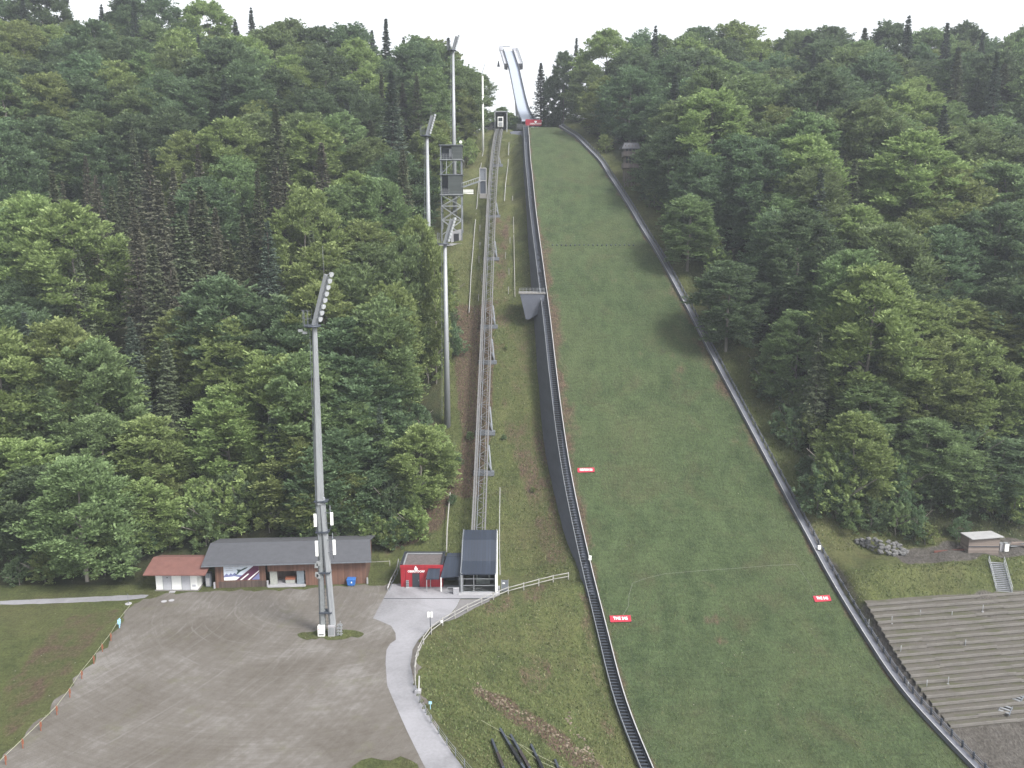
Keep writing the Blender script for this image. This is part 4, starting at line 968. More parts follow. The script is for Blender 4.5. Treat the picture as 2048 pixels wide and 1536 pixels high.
        mb.build('post', M['steel_mid'], c)
judges()

# ------------------------------------------------------------------ top of the hill: top station, in-run
def top():
    # portal of the top station
    Yp = _ty[-1]+1.5
    a = at_y(990, 256, Yp); b = at_y(1014, 256, Yp); zt = at_y(1000, 223, Yp)[2]
    t = thing('top_station', 'dark open portal of the top lift station at the end of the track', 'station', ((a[0]+b[0])/2, Yp, a[2]))
    mb = MB(); mb.box((a[0], Yp, (a[2]+zt)/2-1), (0.3, 0.3, zt-a[2]+2)); mb.box((b[0], Yp, (a[2]+zt)/2-1), (0.3, 0.3, zt-a[2]+2)); mb.box(((a[0]+b[0])/2, Yp, zt), (b[0]-a[0]+0.3, 0.3, 0.3)); mb.build('portal_frame', M['steel'], t)
    MB().box(((a[0]+b[0])/2, Yp+4.0, (a[2]+zt)/2), (b[0]-a[0]-0.3, 0.3, zt-a[2])).build('rear_wall', M['trimd'], t)
    MB().box((b[0]-0.2, Yp+2.1, (a[2]+zt)/2), (0.2, 3.8, zt-a[2])).build('side_wall', M['trimd'], t)
    MB().box(((a[0]+b[0])/2, Yp+2.2, zt+0.1), (b[0]-a[0]+0.2, 4.2, 0.2)).build('roof', M['steel_dark'], t)
    c = at_y(1001, 254, Yp-0.6); z1 = at_y(1001, 234, Yp-0.6)[2]
    k = thing('lift_car', 'small white lift car standing in the top station portal', 'lift car', c)
    MB().box((c[0], Yp-0.3, (c[2]+z1)/2), (1.75, 2.0, z1-c[2])).build('cabin', M['white'], k)
    MB().box((c[0], Yp-1.32, c[2]+(z1-c[2])*0.72), (1.3, 0.06, (z1-c[2])*0.36)).build('window', M['cabglass'], k)
    MB().box((c[0], Yp-1.32, c[2]+(z1-c[2])*0.25), (1.3, 0.06, (z1-c[2])*0.4)).build('front_panel', M['steel'], k)
    # low building left of it
    a = at_y(966, 261, Yp+4); b = at_y(992, 261, Yp+4); zz = at_y(980, 246, Yp+4)[2]
    h = thing('machine_house', 'low pale building with a flat dark roof beside the top station', 'house', ((a[0]+b[0])/2, Yp+4, a[2]))
    MB().box(((a[0]+b[0])/2, Yp+5.5, (a[2]+zz)/2-1), (b[0]-a[0], 3, zz-a[2]+2)).build('wall', M['concrete'], h)
    MB().box(((a[0]+b[0])/2-0.2, Yp+5.2, zz+0.12), (b[0]-a[0]+1.6, 4.4, 0.25)).build('roof', M['trimd'], h)
    MB().box((a[0]+1.3, Yp+3.97, (a[2]+zz)/2+0.4), (1.5, 0.06, 0.8)).build('window', M['cabglass'], h)
    MB().box((b[0]-0.5, Yp+3.97, (a[2]+zz)/2+0.3), (1.2, 0.06, 1.6)).build('door', M['trimd'], h)
    # in-run
    PR = [(289.0, 1060, 85.2, 5.4), (292, 1057, 85.7, 5.0), (296, 1054.5, 86.6, 4.6), (301, 1050, 88.4, 4.2), (307, 1045.5, 91.2, 4.0), (316, 1040, 96.3, 3.8), (326, 1034.5, 102.4, 3.7), (338, 1028, 109.8, 3.7), (350, 1020, 116.6, 3.7), (358, 1015.5, 120.6, 3.7)]
    prof = []
    for Y_, u, z_, w_ in PR: prof.append((xof(u, z_, Y_), Y_, z_, w_))
    t = thing('ski_jump_ramp', 'white in-run ramp of the ski jump rising steeply into the sky', 'ramp', (prof[0][0], prof[0][1], prof[0][2]))
    ys = np.arange(289, 358.1, 1.0); Yk = [p[0] for p in PR]
    px = np.interp(ys, Yk, [p[0] for p in prof]); pz = np.interp(ys, Yk, [p[2] for p in prof]); pw = np.interp(ys, Yk, [p[3] for p in prof])
    px = smooth(px, 2); pz = smooth(pz, 2)
    L_ = [(x-w_/2, y, z_) for x, y, z_, w_ in zip(px, ys, pz, pw)]; R_ = [(x+w_/2, y, z_) for x, y, z_, w_ in zip(px, ys, pz, pw)]
    mb = MB(); mb.strip(L_, R_); mb.build('track_surface', M['track'], t)
    mb = MB(); Lb = [(p[0], p[1], p[2]-0.9) for p in L_]; Rb = [(p[0], p[1], p[2]-0.9) for p in R_]
    mb.strip(Lb, Rb); mb.strip(Lb, [(p[0], p[1], p[2]-0.02) for p in L_]); mb.strip(Rb, [(p[0], p[1], p[2]-0.02) for p in R_]); mb.build('girder', M['steel_mid'], t)
    for sgn, E_ in ((-1, L_), (1, R_)):
        mb = MB()
        for a, b in zip(E_[:-1], E_[1:]): mb.beam((a[0], a[1], a[2]+0.3), (b[0], b[1], b[2]+0.3), 0.16, 1.1)
        mb.build('side_board', M['steel_dark'], t)
        mb = MB()
        for a, b in zip(E_[:-1], E_[1:]): mb.beam((a[0]+sgn*0.08, a[1], a[2]+1.0), (b[0]+sgn*0.08, b[1], b[2]+1.0), 0.08, 0.1)
        for a in E_[::3]: mb.beam((a[0]+sgn*0.08, a[1], a[2]+0.2), (a[0]+sgn*0.08, a[1], a[2]+1.0), 0.06)
        mb.build('handrail', M['steel_mid'], t)
        # start galleries beside the upper third
        mb = MB(); mp = MB(); ws = 1.5 if sgn < 0 else 1.9
        idx = [i for i, y in enumerate(ys) if y > 340.5]
        A = [E_[i] for i in idx]
        for a, b in zip(A[:-1], A[1:]):
            mb.beam((a[0]+sgn*ws/2, a[1], a[2]+0.1), (b[0]+sgn*ws/2, b[1], b[2]+0.1), ws, 0.15)
            mp.beam((a[0]+sgn*ws, a[1], a[2]+1.3), (b[0]+sgn*ws, b[1], b[2]+1.3), 0.1, 0.14)
            mp.beam((a[0]+sgn*ws, a[1], a[2]+0.6), (b[0]+sgn*ws, b[1], b[2]+0.6), 0.07, 0.3)
        for a in A[::2]: mp.beam((a[0]+sgn*ws, a[1], a[2]-0.3), (a[0]+sgn*ws, a[1], a[2]+1.4), 0.09)
        mb.build('gallery_steps', M['door_grey'], t); mp.build('gallery_rail', M['steel_mid'], t)
        a = A[0]; MB().prism([(a[0]+sgn*0.2, a[1]-0.3, a[2]-1.5), (a[0]+sgn*ws, a[1]-0.3, a[2]-1.2), (a[0]+sgn*ws, a[1]-0.3, a[2]+0.2), (a[0]+sgn*0.2, a[1]-0.3, a[2]+0.2)], (0, 2, 1.1)).build('gallery_foot', M['black'], t)
    x, y, z_ = px[-1], ys[-1], pz[-1]
    mb = MB(); mb.beam((x-3.3, y, z_+1.6), (x+0.8, y, z_+1.6), 0.25, 0.25); mb.beam((x-3.2, y, z_-0.2), (x-3.2, y, z_+1.7), 0.2); mb.beam((x+3.4, y, z_-0.4), (x+3.4, y, z_+1.2), 0.3); mb.build('start_frame', M['steel_mid'], t)
    MB().box((x-2.8, y, z_+0.9), (1.3, 1.5, 1.6)).build('start_hut', M['door_grey'], t); MB().box((x+2.7, y, z_+0.3), (1.2, 1.5, 1.4)).build('start_hut', M['door_grey'], t)
    MB().box((x-0.4, y-4, z_-2.1), (2.4, 0.15, 0.2)).build('start_bar', M['steel'], t)
    # concrete fins carrying the foot of the ramp
    for y_, u0 in ((303, 1026), (299, 1034)):
        i = int(y_-289); xx = px[i]-1.5 if u0 == 1026 else px[i]+0.8
        g = T(xx, y_-4)-2; MB().prism([(xx-0.5, y_-3.5, g), (xx+0.5, y_-3.5, g), (px[i]+0.3, y_+1, pz[i]-0.5), (px[i]-0.9, y_+1, pz[i]-0.5)], (0, 1.2, 0)).build('pier', M['concrete'], t)
    i = 27; MB().prism([(px[8]-3.2, 297, T(px[8], 297)-1), (px[8]-2.2, 297, T(px[8], 297)-1), (px[i]-1.4, 289+i, pz[i]-0.6), (px[i]-1.9, 289+i, pz[i]-0.6)], (0, 0.8, 0)).build('strut', M['concrete'], t)
    # suspended loudspeaker on an arm
    s = thing('loudspeaker', 'dark tapered loudspeaker hanging on an arm left of the ramp top', 'loudspeaker', at_y(997, 128, 346))
    c = at_y(997, 128, 346); MB().prism([(c[0]-0.55, 346, c[2]-0.9), (c[0]+0.55, 346, c[2]-0.9), (c[0]+0.12, 346, c[2]+1.2), (c[0]-0.12, 346, c[2]+1.2)], (0, 0.8, 0)).build('horn', M['black'], s)
    MB().beam((c[0], 346.4, c[2]+1.2), (px[57]-2.9, 346.4, pz[57]+0.2), 0.06).build('arm', M['steel'], s)
    # red take-off table
    a = at_y(1051, 251, 287); b = at_y(1083, 251, 287); z1 = at_y(1066, 239, 287)[2]
    tb = thing('takeoff_table', 'bright red take-off table with white emblem and lettering at the foot of the ramp', 'take-off table', ((a[0]+b[0])/2, 287, a[2]))
    MB().prism([(a[0], 287, a[2]), (b[0], 287, a[2]), (b[0], 287, z1-0.1), (a[0], 287, z1+0.1)], (0, 4, 0)).build('body', M['redflat'], tb)
    mb = MB()
    for k in range(9): xx = a[0]+0.3+(b[0]-a[0]-0.6)*k/8; mb.beam((xx, 287.2, a[2]-1.6), (xx, 287.2, a[2]), 0.14)
    mb.build('support', M['steel_mid'], tb)
    letters('OBERSTDORF', 0.62, (b[0]-1.9, 286.97, a[2]+0.55), tb, M['textw'])
    MB().prism([(b[0]-2.3, 286.97, z1-0.45), (b[0]-1.5, 286.97, z1-0.45), (b[0]-1.5, 286.97, z1-0.8), (b[0]-1.9, 286.97, z1-1.15), (b[0]-2.3, 286.97, z1-0.8)], (0, 0.02, 0)).build('emblem', M['textw'], tb)
    # side rails of the knoll
    mb = MB(); 
    for k in range(14): xx = a[0]-2.8+k*0.24; mb.beam((xx, 287, a[2]-1.2), (xx, 287, a[2]+0.4), 0.05)
    for h in (-0.2, 0.4): mb.beam((a[0]-2.8, 287, a[2]+h), (a[0]+0.3, 287, a[2]+h), 0.06)
    tag(mb.build('knoll_railing', M['steel']), 'short steel railing on the knoll left of the red table', 'railing')
    # dark wall face under the head of the slope
    tag(MB().prism([at_y(1018, 262, 284), at_y(1056, 262, 284), at_y(1058, 330, 240), at_y(1046, 300, 255)], (0.3, 2.0, -0.6)).build('embankment_wall', M['membrane']), 'dark sloping embankment wall under the head of the landing slope', 'retaining wall')
    # walkway coming in from the right
    p, q = at_y(1122, 252, 284), at_y(1160, 226, 289)
    w_ = thing('access_ramp', 'pale railed access ramp rising into the trees right of the knoll', 'ramp', p)
    MB().beam(p, q, 1.4, 0.3).build('deck', M['steel'], w_)
    mb = MB(); P_, Q_ = Vector(p), Vector(q)
    for k in range(9): c = P_.lerp(Q_, k/8)+Vector((0, -0.7, 0)); mb.beam(c, c+Vector((0, 0, 1)), 0.05); mb.beam(c, c-Vector((0, 0, 2.2+0*k)), 0.08)
    mb.beam(P_+Vector((0, -0.7, 1)), Q_+Vector((0, -0.7, 1)), 0.06); mb.build('railing', M['steel_mid'], w_)
top()

# wooden coaches tower at the right forest edge
def coach_tower():
    x, Y, z = ground(1262, 372)
    t = thing('coach_tower', 'dark wooden two deck coaches tower in the trees right of the slope', 'tower', (x, Y, z))
    def zz(v): return zof(v, Y)
    x0, x1 = xof(1246, zz(340), Y), xof(1276, zz(340), Y)
    for xx in np.linspace(x0+0.5, x1-0.8, 4):
        for y in (Y, Y+3): MB().beam((xx, y, z-2), (xx, y, zz(290)), 0.2).build('post', M['tower_wood'], t)
    mb = MB(); mb.beam((x0+0.6, Y, z), (x1-0.9, Y, zz(345)), 0.14); mb.beam((x1-0.9, Y, z), (x0+0.6, Y, zz(345)), 0.14); mb.build('bracing', M['tower_wood'], t)
    for va, vb in ((326, 344), (304, 312)):
        zb = zz(335 if va == 326 else 311); 
        MB().box(((x0+x1)/2, Y+1.4, zb-0.1), (x1-x0, 4.2, 0.2)).build('deck', M['tower_wood'], t)
        MB().box(((x0+x1)/2, Y-0.7, zb+0.5), (x1-x0, 0.1, 1.05)).build('parapet', M['tower_wood'], t)
        MB().prism([(x0, Y-0.65, zb), (x0, Y+3.4, zb), (x0, Y+3.4, zb+1.05), (x0, Y-0.65, zb+1.05)], (0.1, 0, 0)).build('parapet', M['tower_wood'], t)
    MB().box(((x0+x1)/2+0.3, Y+1.8, (zz(296)+zz(326))/2), (x1-x0-0.8, 2.8, zz(296)-zz(326))).build('cabin', M['trimd'], t)
    MB().prism([(x0-0.6, Y-1.2, zz(299)), (x1+0.2, Y-1.2, zz(299)), (x1+0.2, Y+2, zz(288)+0.3), (x0+0.5, Y+2, zz(288)+0.3)], (0, 0, 0.18)).prism([(x0+0.5, Y+2.01, zz(288)+0.3), (x1+0.2, Y+2.01, zz(288)+0.3), (x1+0.2, Y+4, zz(296)), (x0-0.6, Y+4, zz(296))], (0, 0, 0.18)).build('roof', M['asphalt_roof'], t)
coach_tower()

# ------------------------------------------------------------------ banners, rails' small signs, cords on the slope
def slope_pt(u, v, dz=0.0):
    y = min(np.arange(72, 285, 0.1), key=lambda q: abs(vof(LZf(q)+dz, q)-v)); z = LZf(y)+dz; return Vector((xof(u, z, y), float(y), z))
for (u0, v0, u1, v1, hpx, txt, lab) in ((1155, 940, 1189, 939, 9, 'OBERSTDORF 2026', 'narrow red banner with white lettering highest up the landing slope'),
                                 (1220, 1238, 1262, 1236, 13, 'THE 245', 'red banner with white lettering lying near the stairway, left side of the slope'),
                                 (1628, 1198, 1661, 1195, 12, 'THE 545', 'red banner with white lettering beside the right barrier of the slope')):
    a, b = slope_pt(u0, v0, 0.15), slope_pt(u1, v1, 0.15)
    e = 0.5
    y0 = a.y; sl = Vector((0, 1, (LZf(y0+1)-LZf(y0-1))/2)).normalized()
    wd = (b-a); hh = hpx/ (FP/ (y0*CP+(H-a.z)*SP)) 
    # vertical image size of one metre along the slope
    mpx = abs(vof(LZf(y0+0.5), y0+0.5)-vof(LZf(y0-0.5), y0-0.5))/math.hypot(1, LZf(y0+0.5)-LZf(y0-0.5))
    hh = hpx/mpx; up = sl*hh/2
    nrm = wd.cross(sl).normalized()
    t = thing('banner', lab, 'banner', tuple((a+b)/2), 'red banners on the landing slope')
    MB().prism([a-up, b-up, b+up, a+up], tuple(-nrm*0.03)).build('cloth', M['redflat'], t)
    tilt = math.atan2(sl.z, sl.y)
    c = (a+b)/2+nrm*0.04
    letters(txt, hh*0.62, c, t, M['textw'], rx=tilt, rz=0.0, sx=min(1.1, (wd.length*0.82)/(len(txt)*hh*0.62*0.62)), ext=0.004)
    o_ = MB()
    for p in (a-up, b-up, b+up, a+up): o_.beam(p-nrm*0.2, p+nrm*0.12, 0.06)
    o_.build('peg', M['steel_mid'], t)
def cord(name, label, pts, r=0.03, mat=None):
    mb = MB()
    for a, b in zip(pts[:-1], pts[1:]): mb.cyl(a, b, r, n=4, cap=False)
    return tag(mb.build(name, mat or M['rope']), label, 'cord')
P_ = [slope_pt(u, v, 0.12) for u, v in ((1243,1236),(1257,1212),(1258,1190),(1265,1166),(1290,1157),(1330,1147),(1400,1142),(1470,1137),(1540,1131),(1592,1128),(1601,1140),(1622,1172),(1634,1192))]
cord('marking_cord', 'thin pale cord laid across the landing slope between the two lower banners', P_, 0.013, M['post_wood'])
for u, v, lab, s_ in ((1180, 1124, 'small white marker box on the left edge of the slope', -1), (1638, 1103, 'small white marker box on the right barrier of the slope', 1)):
    p = slope_pt(u, v, 0.3); t = thing('marker_box', lab, 'marker', tuple(p))
    MB().box((p.x, p.y, p.z+0.65), (0.42, 0.3, 0.6)).build('box', M['white'], t); MB().beam((p.x, p.y, p.z-0.4), (p.x, p.y, p.z+0.4), 0.08).build('post', M['steel_mid'], t)
# row of dark pegs across the knoll
t = thing('peg_row', 'row of small dark pegs across the upper landing slope', 'pegs', tuple(slope_pt(1220, 491)))
for u in range(1105, 1275, 9):
    p = slope_pt(u, 491); MB().cyl((p.x, p.y, p.z-0.1), (p.x, p.y, p.z+0.28), 0.15, n=8).build('peg', M['steel_dark'], t)

# ------------------------------------------------------------------ wooden fence and lower fence
def fence(name, label, px, step, hpost, rails, mat_post, mat_rail, pr=0.07, rr=0.06, group=None, zf=None):
    pts = [Vector(at_z(u, v)) for u, v in px]
    path = []
    for a, b in zip(pts[:-1], pts[1:]):
        k = max(1, int((b-a).length/0.5)); path += [a.lerp(b, i/k) for i in range(k)]
    path.append(pts[-1])
    t = thing(name, label, 'fence', tuple(path[len(path)//2]), group)
    acc = 0; last = path[0]; posts = [path[0]]
    for p in path:
        acc += (p-last).length; last = p
        if acc >= step: posts.append(p); acc = 0
    for p in posts:
        MB().cyl((p.x, p.y, p.z-0.8), (p.x+random.uniform(-.04, .04), p.y, p.z+hpost), pr, n=7).build('post', mat_post, t)
    for h in rails:
        mb = MB()
        for a, b in zip(posts[:-1], posts[1:]):
            mb.cyl((a.x, a.y-0.07, a.z+h+random.uniform(-.03, .03)), (b.x, b.y-0.07, b.z+h+random.uniform(-.03, .03)), rr, n=6)
        mb.build('rail', mat_rail, t)
    return posts
fence('wooden_fence', 'pale wooden two rail fence curving from the path up past the lift station', [(1137,1159),(1100,1166),(1060,1177),(1010,1190),(975,1205),(945,1218),(905,1240),(880,1254),(858,1272),(842,1297),(832,1325),(830,1350),(831,1372)], 2.3, 1.15, (0.55, 1.05), M['post_wood'], M['post_wood'], 0.08, 0.065)
fence('wire_fence', 'low grey wire fence following the lower bend of the concrete path', [(832,1386),(842,1412),(862,1446),(890,1486),(925,1530),(975,1590)], 1.8, 0.95, (0.3, 0.6, 0.9), M['steel_mid'], M['steel'], 0.05, 0.018)
fence('field_fence', 'low fence between the barn and the white zigzag rail', [(735,1136),(765,1135),(795,1132)], 3.0, 1.0, (0.95,), M['post_wood'], M['post_wood'], 0.05, 0.04)
# zigzag rail near the barn
t = thing('snow_rail', 'bent white rail running from the lot towards the slope left of the red house', 'rail', at_z(785, 1160))
pts = [at_z(775, 1176, 0.4), at_z(781, 1160, 0.6), at_z(788, 1147, 0.9), at_z(794, 1135, 1.1), at_z(797, 1118, 1.3)]
mb = MB()
for a, b in zip(pts[:-1], pts[1:]): mb.cyl(a, b, 0.09, n=6)
mb.build('rail', M['board_light'], t); mb = MB()
for a, b in zip(pts[:-1], pts[1:]): mb.cyl((a[0]+0.25, a[1], a[2]-0.35), (b[0]+0.25, b[1], b[2]-0.35), 0.07, n=6)
mb.build('rail', M['steel_mid'], t); mb = MB()
for a in pts: mb.beam((a[0]+0.1, a[1], 0), (a[0], a[1], a[2]), 0.08)
mb.build('post', M['steel'], t)
# sign at the fence, small notices, box on the post
x, y, _ = at_z(861, 1270); t = thing('path_sign', 'two white boards on a dark pole at the fence bend', 'sign', (x, y, 0))
MB().cyl((x, y, 0), (x, y, 3.2), 0.05, n=8).build('pole', M['steel_dark'], t)
for s_ in (-0.2, 0.2): MB().box((x+s_, y-0.06, 2.85), (0.3, 0.04, 0.75)).build('board', M['white'], t)
x, y, _ = at_z(884, 1252); tag(MB().box((x, y-0.2, 0.75), (0.32, 0.04, 0.34)).build('notice', M['white']), 'small square white notice on the wooden fence', 'notice')
x, y, _ = at_z(836, 1385); t = thing('grit_post', 'pale post with a low concrete foot where the two fences meet', 'post', (x, y, 0))
MB().box((x, y, 0.15), (0.7, 0.6, 0.4)).build('foot', M['concrete'], t); MB().beam((x+0.1, y, 0.3), (x+0.1, y+0.8, 1.6), 0.14).build('bar', M['board_light'], t)
x, y, _ = at_z(861, 1418); tag(MB().box((x, y-0.1, 0.8), (0.34, 0.04, 0.3)).box((x, y-0.05, 0.45), (0.06, 0.06, 0.9)).build('notice', M['paleblue']), 'small pale blue notice on the wire fence', 'notice')

# barrier tape with orange stakes along the lot
pts = [(240,1252),(222,1282),(205,1304),(188,1328),(164,1358),(140,1395),(114,1430),(82,1462),(46,1497),(12,1530),(-30,1570)]
t = thing('tape_barrier', 'pale tape on orange stakes along the left edge of the gravel lot', 'barrier', at_z(140, 1390))
top_ = []
for i, (u, v) in enumerate(pts):
    x, y, _ = at_z(u, v)
    mb = MB(); mb.box((x, y, 0.55), (0.09, 0.05, 1.1)); mb.box((x+0.04, y, 0.75), (0.22, 0.03, 0.5)); mb.build('stake', M['orange'] if i else M['paleblue'], t); top_.append((x, y, 1.0))
mb = MB(); 
for a, b in zip(top_[:-1], top_[1:]): mb.beam(a, b, 0.02, 0.05)
mb.beam(top_[0], at_z(262, 1208, 0.8), 0.02, 0.05); mb.build('tape', M['rope'], t)
x, y, _ = at_z(239, 1256); tag(MB().box((x, y, 0.85), (0.3, 0.25, 0.55)).box((x, y, 0.3), (0.07, 0.07, 0.6)).build('dispenser', M['paleblue']), 'pale blue box on a stake at the end of the tape barrier', 'box')

# poles of the net frame and cable lines beside the lift
def pole(name, label, u0, v0, u1, v1, r, mat, dz=0.0, group=None):
    a = ground(u0, v0); b = at_y(u1, v1, a[1]+ (0.0 if abs(u1-u0) < 3 else 3.0))
    return tag(MB().cyl((a[0], a[1], a[2]-0.3), b, r, r*0.7, n=7).build(name, mat), label, 'pole', group)
def gline(px, h, r, name, label, mat, cat='pipe'):
    pts = [ground(u, v, h) for u, v in px]; mb = MB()
    for a, b in zip(pts[:-1], pts[1:]): mb.cyl(a, b, r, n=5, cap=False)
    return tag(mb.build(name, mat), label, cat)
gline([(893,1105),(894,1060),(897,1020),(900,985)], 1.0, 0.11, 'hose_line', 'thick pale hose line left above the lift station', M['post_wood'])
gline([(1000,1150),(999,1100),(999,1040),(1000,975)], 0.9, 0.06, 'hose_line', 'thin pale line right of the lift track above the valley station', M['board_light'])
gline([(968,292),(962,330),(957,370),(954,410),(950,450),(946,500),(942,550),(940,590),(938,625)], 0.5, 0.09, 'cable_duct', 'long pale cable duct left of the lift track on the upper slope', M['board_light'], 'cable duct')
gline([(1018,285),(1016,330),(1011,370),(1009,402)], 0.5, 0.09, 'cable_duct', 'short pale cable duct right of the lift track near the top', M['board_light'], 'cable duct')
gline([(1025,392),(1027,440),(1028,490),(1029,540),(1030,594)], 0.5, 0.08, 'cable_duct', 'pale green cable duct above the buttress', M['post_wood'], 'cable duct')
gline([(975,420),(971,520),(964,560)], 0.4, 0.03, 'cable_duct', 'thin dark cable on the slope beside the upper lift track', M['steel_mid'], 'cable duct')
for u, v in ((960, 462), (960, 497), (958, 525), (963, 562), (957, 602), (1020, 487), (1011, 517), (1018, 550), (1017, 587), (963, 760)):
    x, y, z = ground(u, v)
    t = thing('net_stake', 'small pale stake with crossed sticks on the slope beside the lift track', 'stake', (x, y, z), 'stakes beside the lift track')
    MB().beam((x, y, z-0.2), (x, y, z+1.5), 0.09).build('post', M['board_light'], t)
    MB().beam((x-0.5, y, z+0.7), (x+0.5, y, z+1.4), 0.05).beam((x+0.5, y, z+0.7), (x-0.5, y, z+1.4), 0.05).build('cross_stick', M['bark_dk'], t)

# ------------------------------------------------------------------ right side: terraces, stairs, hut, boulders
def RP(x, Yr): return (x, Yr+np.clip((x-42)*0.16, -2, 9))
def terraces():
    t = thing('terrace_steps', 'long gravel standing terraces with timber edges right of the slope', 'terraces', (60, 100, -4))
    n = 19
    for k in range(n):
        Yr = 110.0-k*0.94; z = -0.15-k*0.47
        x0 = XR(RP(45, Yr)[1])+1.7; x1 = 104
        seg = np.linspace(x0, x1, 12); mb = MB(); tr = MB()
        for a, b in zip(seg[:-1], seg[1:]):
            ya, yb = RP(a, Yr)[1], RP(b, Yr)[1]; ja = random.uniform(-.10, .06)
            mb.beam((a, ya, z-0.02+ja), (b, yb, z-0.02+ja), 0.14, 0.34)
        mb.build('edge_timber', M['edge'], t)
        A = []; B = []
        for a in seg:
            y1_ = RP(a, Yr)[1]; A.append((a, y1_, z+0.08)); B.append((a, y1_+0.94, z+0.10))
        tr.strip(A, B, False); tr.strip([(p[0], p[1], z-0.42) for p in A], [(p[0], p[1], z+0.08) for p in A], False)
        tr.build('tread', M['terrace'], t)
M['edge'] = plain('grey_edge_timber', (0.150, 0.142, 0.132), 0.85, 0, 0.22, 1.5, (0.4, 1, 1))
def terr_mat():
    m, nt, b = basemat('terrace_gravel'); tc = nt.nodes.new('ShaderNodeTexCoord').outputs['Object']
    mp = nt.nodes.new('ShaderNodeMapping'); mp.inputs['Scale'].default_value = (0.35, 1.2, 1); nt.links.new(tc, mp.inputs[0])
    a = noise(nt, 0.7, 5, 0.7, mp.outputs[0]); f = noise(nt, 7, 4, 0.7, tc)
    col = ramp(nt, f, [(0.3, (0.058, 0.052, 0.045)), (0.7, (0.100, 0.092, 0.080))])
    col = mixc(nt, ramp(nt, a, [(0.46, (0,0,0)), (0.64, (1,1,1))]), col, (0.056, 0.058, 0.030))
    nt.links.new(col, b.inputs['Base Color']); b.inputs['Roughness'].default_value = 0.95
    return m
M['terrace'] = terr_mat()
terraces()
# crush barriers on the terraces
k = 0
for u, v in ((1737,1254),(1783,1248),(1801,1307),(1815,1380),(1853,1376),(1896,1370),(1930,1295),(1965,1225),(1840,1235),(1903,1238)):
    k += 1
    yb = None
    x, y, z = ground(u, v); t = thing('terrace_post', 'thin pale barrier post standing on the terraces', 'post', (x, y, z), 'barrier posts on the terraces')
    MB().cyl((x, y, z-0.6), (x, y, z+1.15), 0.05, n=6).build('pole', M['steel'], t); MB().cyl((x, y, z+0.05), (x, y, z+0.18), 0.16, n=8).build('foot', M['concrete'], t)
def stairs(px_top, px_bot, wd, n, label):
    a = Vector(ground(*px_top)); b = Vector(ground(*px_bot)); t = thing('steel_stairs', label, 'stairs', tuple(b), 'steel stairs on the right bank')
    d = (b-a); sx = Vector((d.y, -d.x, 0)).normalized()
    if sx.x < 0: sx = -sx
    for k in range(n):
        c = a.lerp(b, (k+0.5)/n)+Vector((0, 0, 0.25)); ang = math.atan2(sx.y, sx.x)
        MB().box(c, (wd, 0.34, 0.07), ang).build('tread', M['steel'], t)
    for s_ in (-1, 1):
        MB().beam(a+sx*s_*wd/2+Vector((0, 0, 0.18)), b+sx*s_*wd/2+Vector((0, 0, 0.18)), 0.08, 0.3).build('stringer', M['steel_mid'], t)
        if n > 6:
            mb = MB(); o_ = sx*s_*(wd/2+0.05)
            for k in range(6): c = a.lerp(b, k/5)+o_; mb.beam(c, c+Vector((0, 0, 1.15)), 0.06)
            for h in (0.6, 1.1): mb.beam(a+o_+Vector((0, 0, h)), b+o_+Vector((0, 0, h)), 0.06)
            mb.build('handrail', M['steel'], t)
stairs((1992, 1127), (2008, 1188), 2.0, 16, 'grey steel stairs with handrails from the path down to the terraces')
stairs((2037, 1391), (2030, 1405), 1.2, 3, 'three pale steps at the lower right terraces, nearer the frame edge')
stairs((2014, 1414), (2007, 1430), 1.2, 3, 'three pale steps at the lower right terraces, left and below the other three')
def right_hut():
    x0, Y, z = ground(1936, 1106); x1 = ground(1993, 1101)[0]-0.75; h = 2.25
    z = T((x0+x1)/2, Y)+0.0
    t = thing('timber_hut', 'small grey timber hut with a pale sloping roof by the forest edge', 'hut', ((x0+x1)/2, Y, z))
    MB().box(((x0+x1)/2, Y+1.2, z+h/2-0.2), (x1-x0, 2.4, h+0.4)).build('wall', M['grey_wood'], t)
    MB().prism([(x0+0.15, Y-0.5, z+h+0.0), (x1+0.45, Y-0.3, z+h+0.3), (x1-0.1, Y+2.3, z+h+0.3), (x0-0.3, Y+2.2, z+h+0.05)], (0, 0, 0.12)).build('roof', M['board_light'], t)
    MB().box(((x0+x1)/2, Y-0.03, z+1.0), (x1-x0, 0.06, 0.1)).build('batten', M['steel_dark'], t)
    for k, lab in enumerate(('left', 'right')):
        x, y, zb = ground(2003+k*10, 1103); zb = T(x, y)
        t = thing('water_tank', '%s pale tank beside the timber hut' % ('left, greenish' if k == 0 else 'right, whiter'), 'tank', (x, y, zb), 'pale tanks by the timber hut')
        MB().box((x, y+0.3, zb+0.62), (0.62, 0.7, 1.2)).build('body', M['white'] if k else M['concrete'], t); MB().box((x, y+0.3, zb+1.26), (0.66, 0.74, 0.06)).build('lid', M['steel'], t)
    for (u, v, lab) in ((2035, 1092, 'stack of grey boards at the right edge by the forest'), (1922, 1096, 'small heap of pale boards left of the timber hut')):
        x, y, zb = ground(u, v); t = thing('board_stack', lab, 'board stack', (x, y, zb), 'board stacks by the timber hut')
        n = 7 if u > 2000 else 3
        for k in range(n): MB().box((x+random.uniform(-.2, .2), y+random.uniform(-.3, .3), zb+0.1+0.14*(k//2)*1.2+0.02), (2.6 if n > 4 else 1.3, 0.3, 0.09), random.uniform(-.25, .25)).build('board', M['steel'] if k % 2 else M['grey_wood'], t)
    a = ground(1868, 1105); b = ground(1930, 1101)
    tag(MB().beam((a[0], a[1], a[2]+0.12), (b[0], b[1], b[2]+0.12), 0.22, 0.26).build('timber_beam', plain('red_brown_timber', (0.14, 0.055, 0.045), 0.8)), 'long red brown timber lying left of the hut', 'timber')
right_hut()
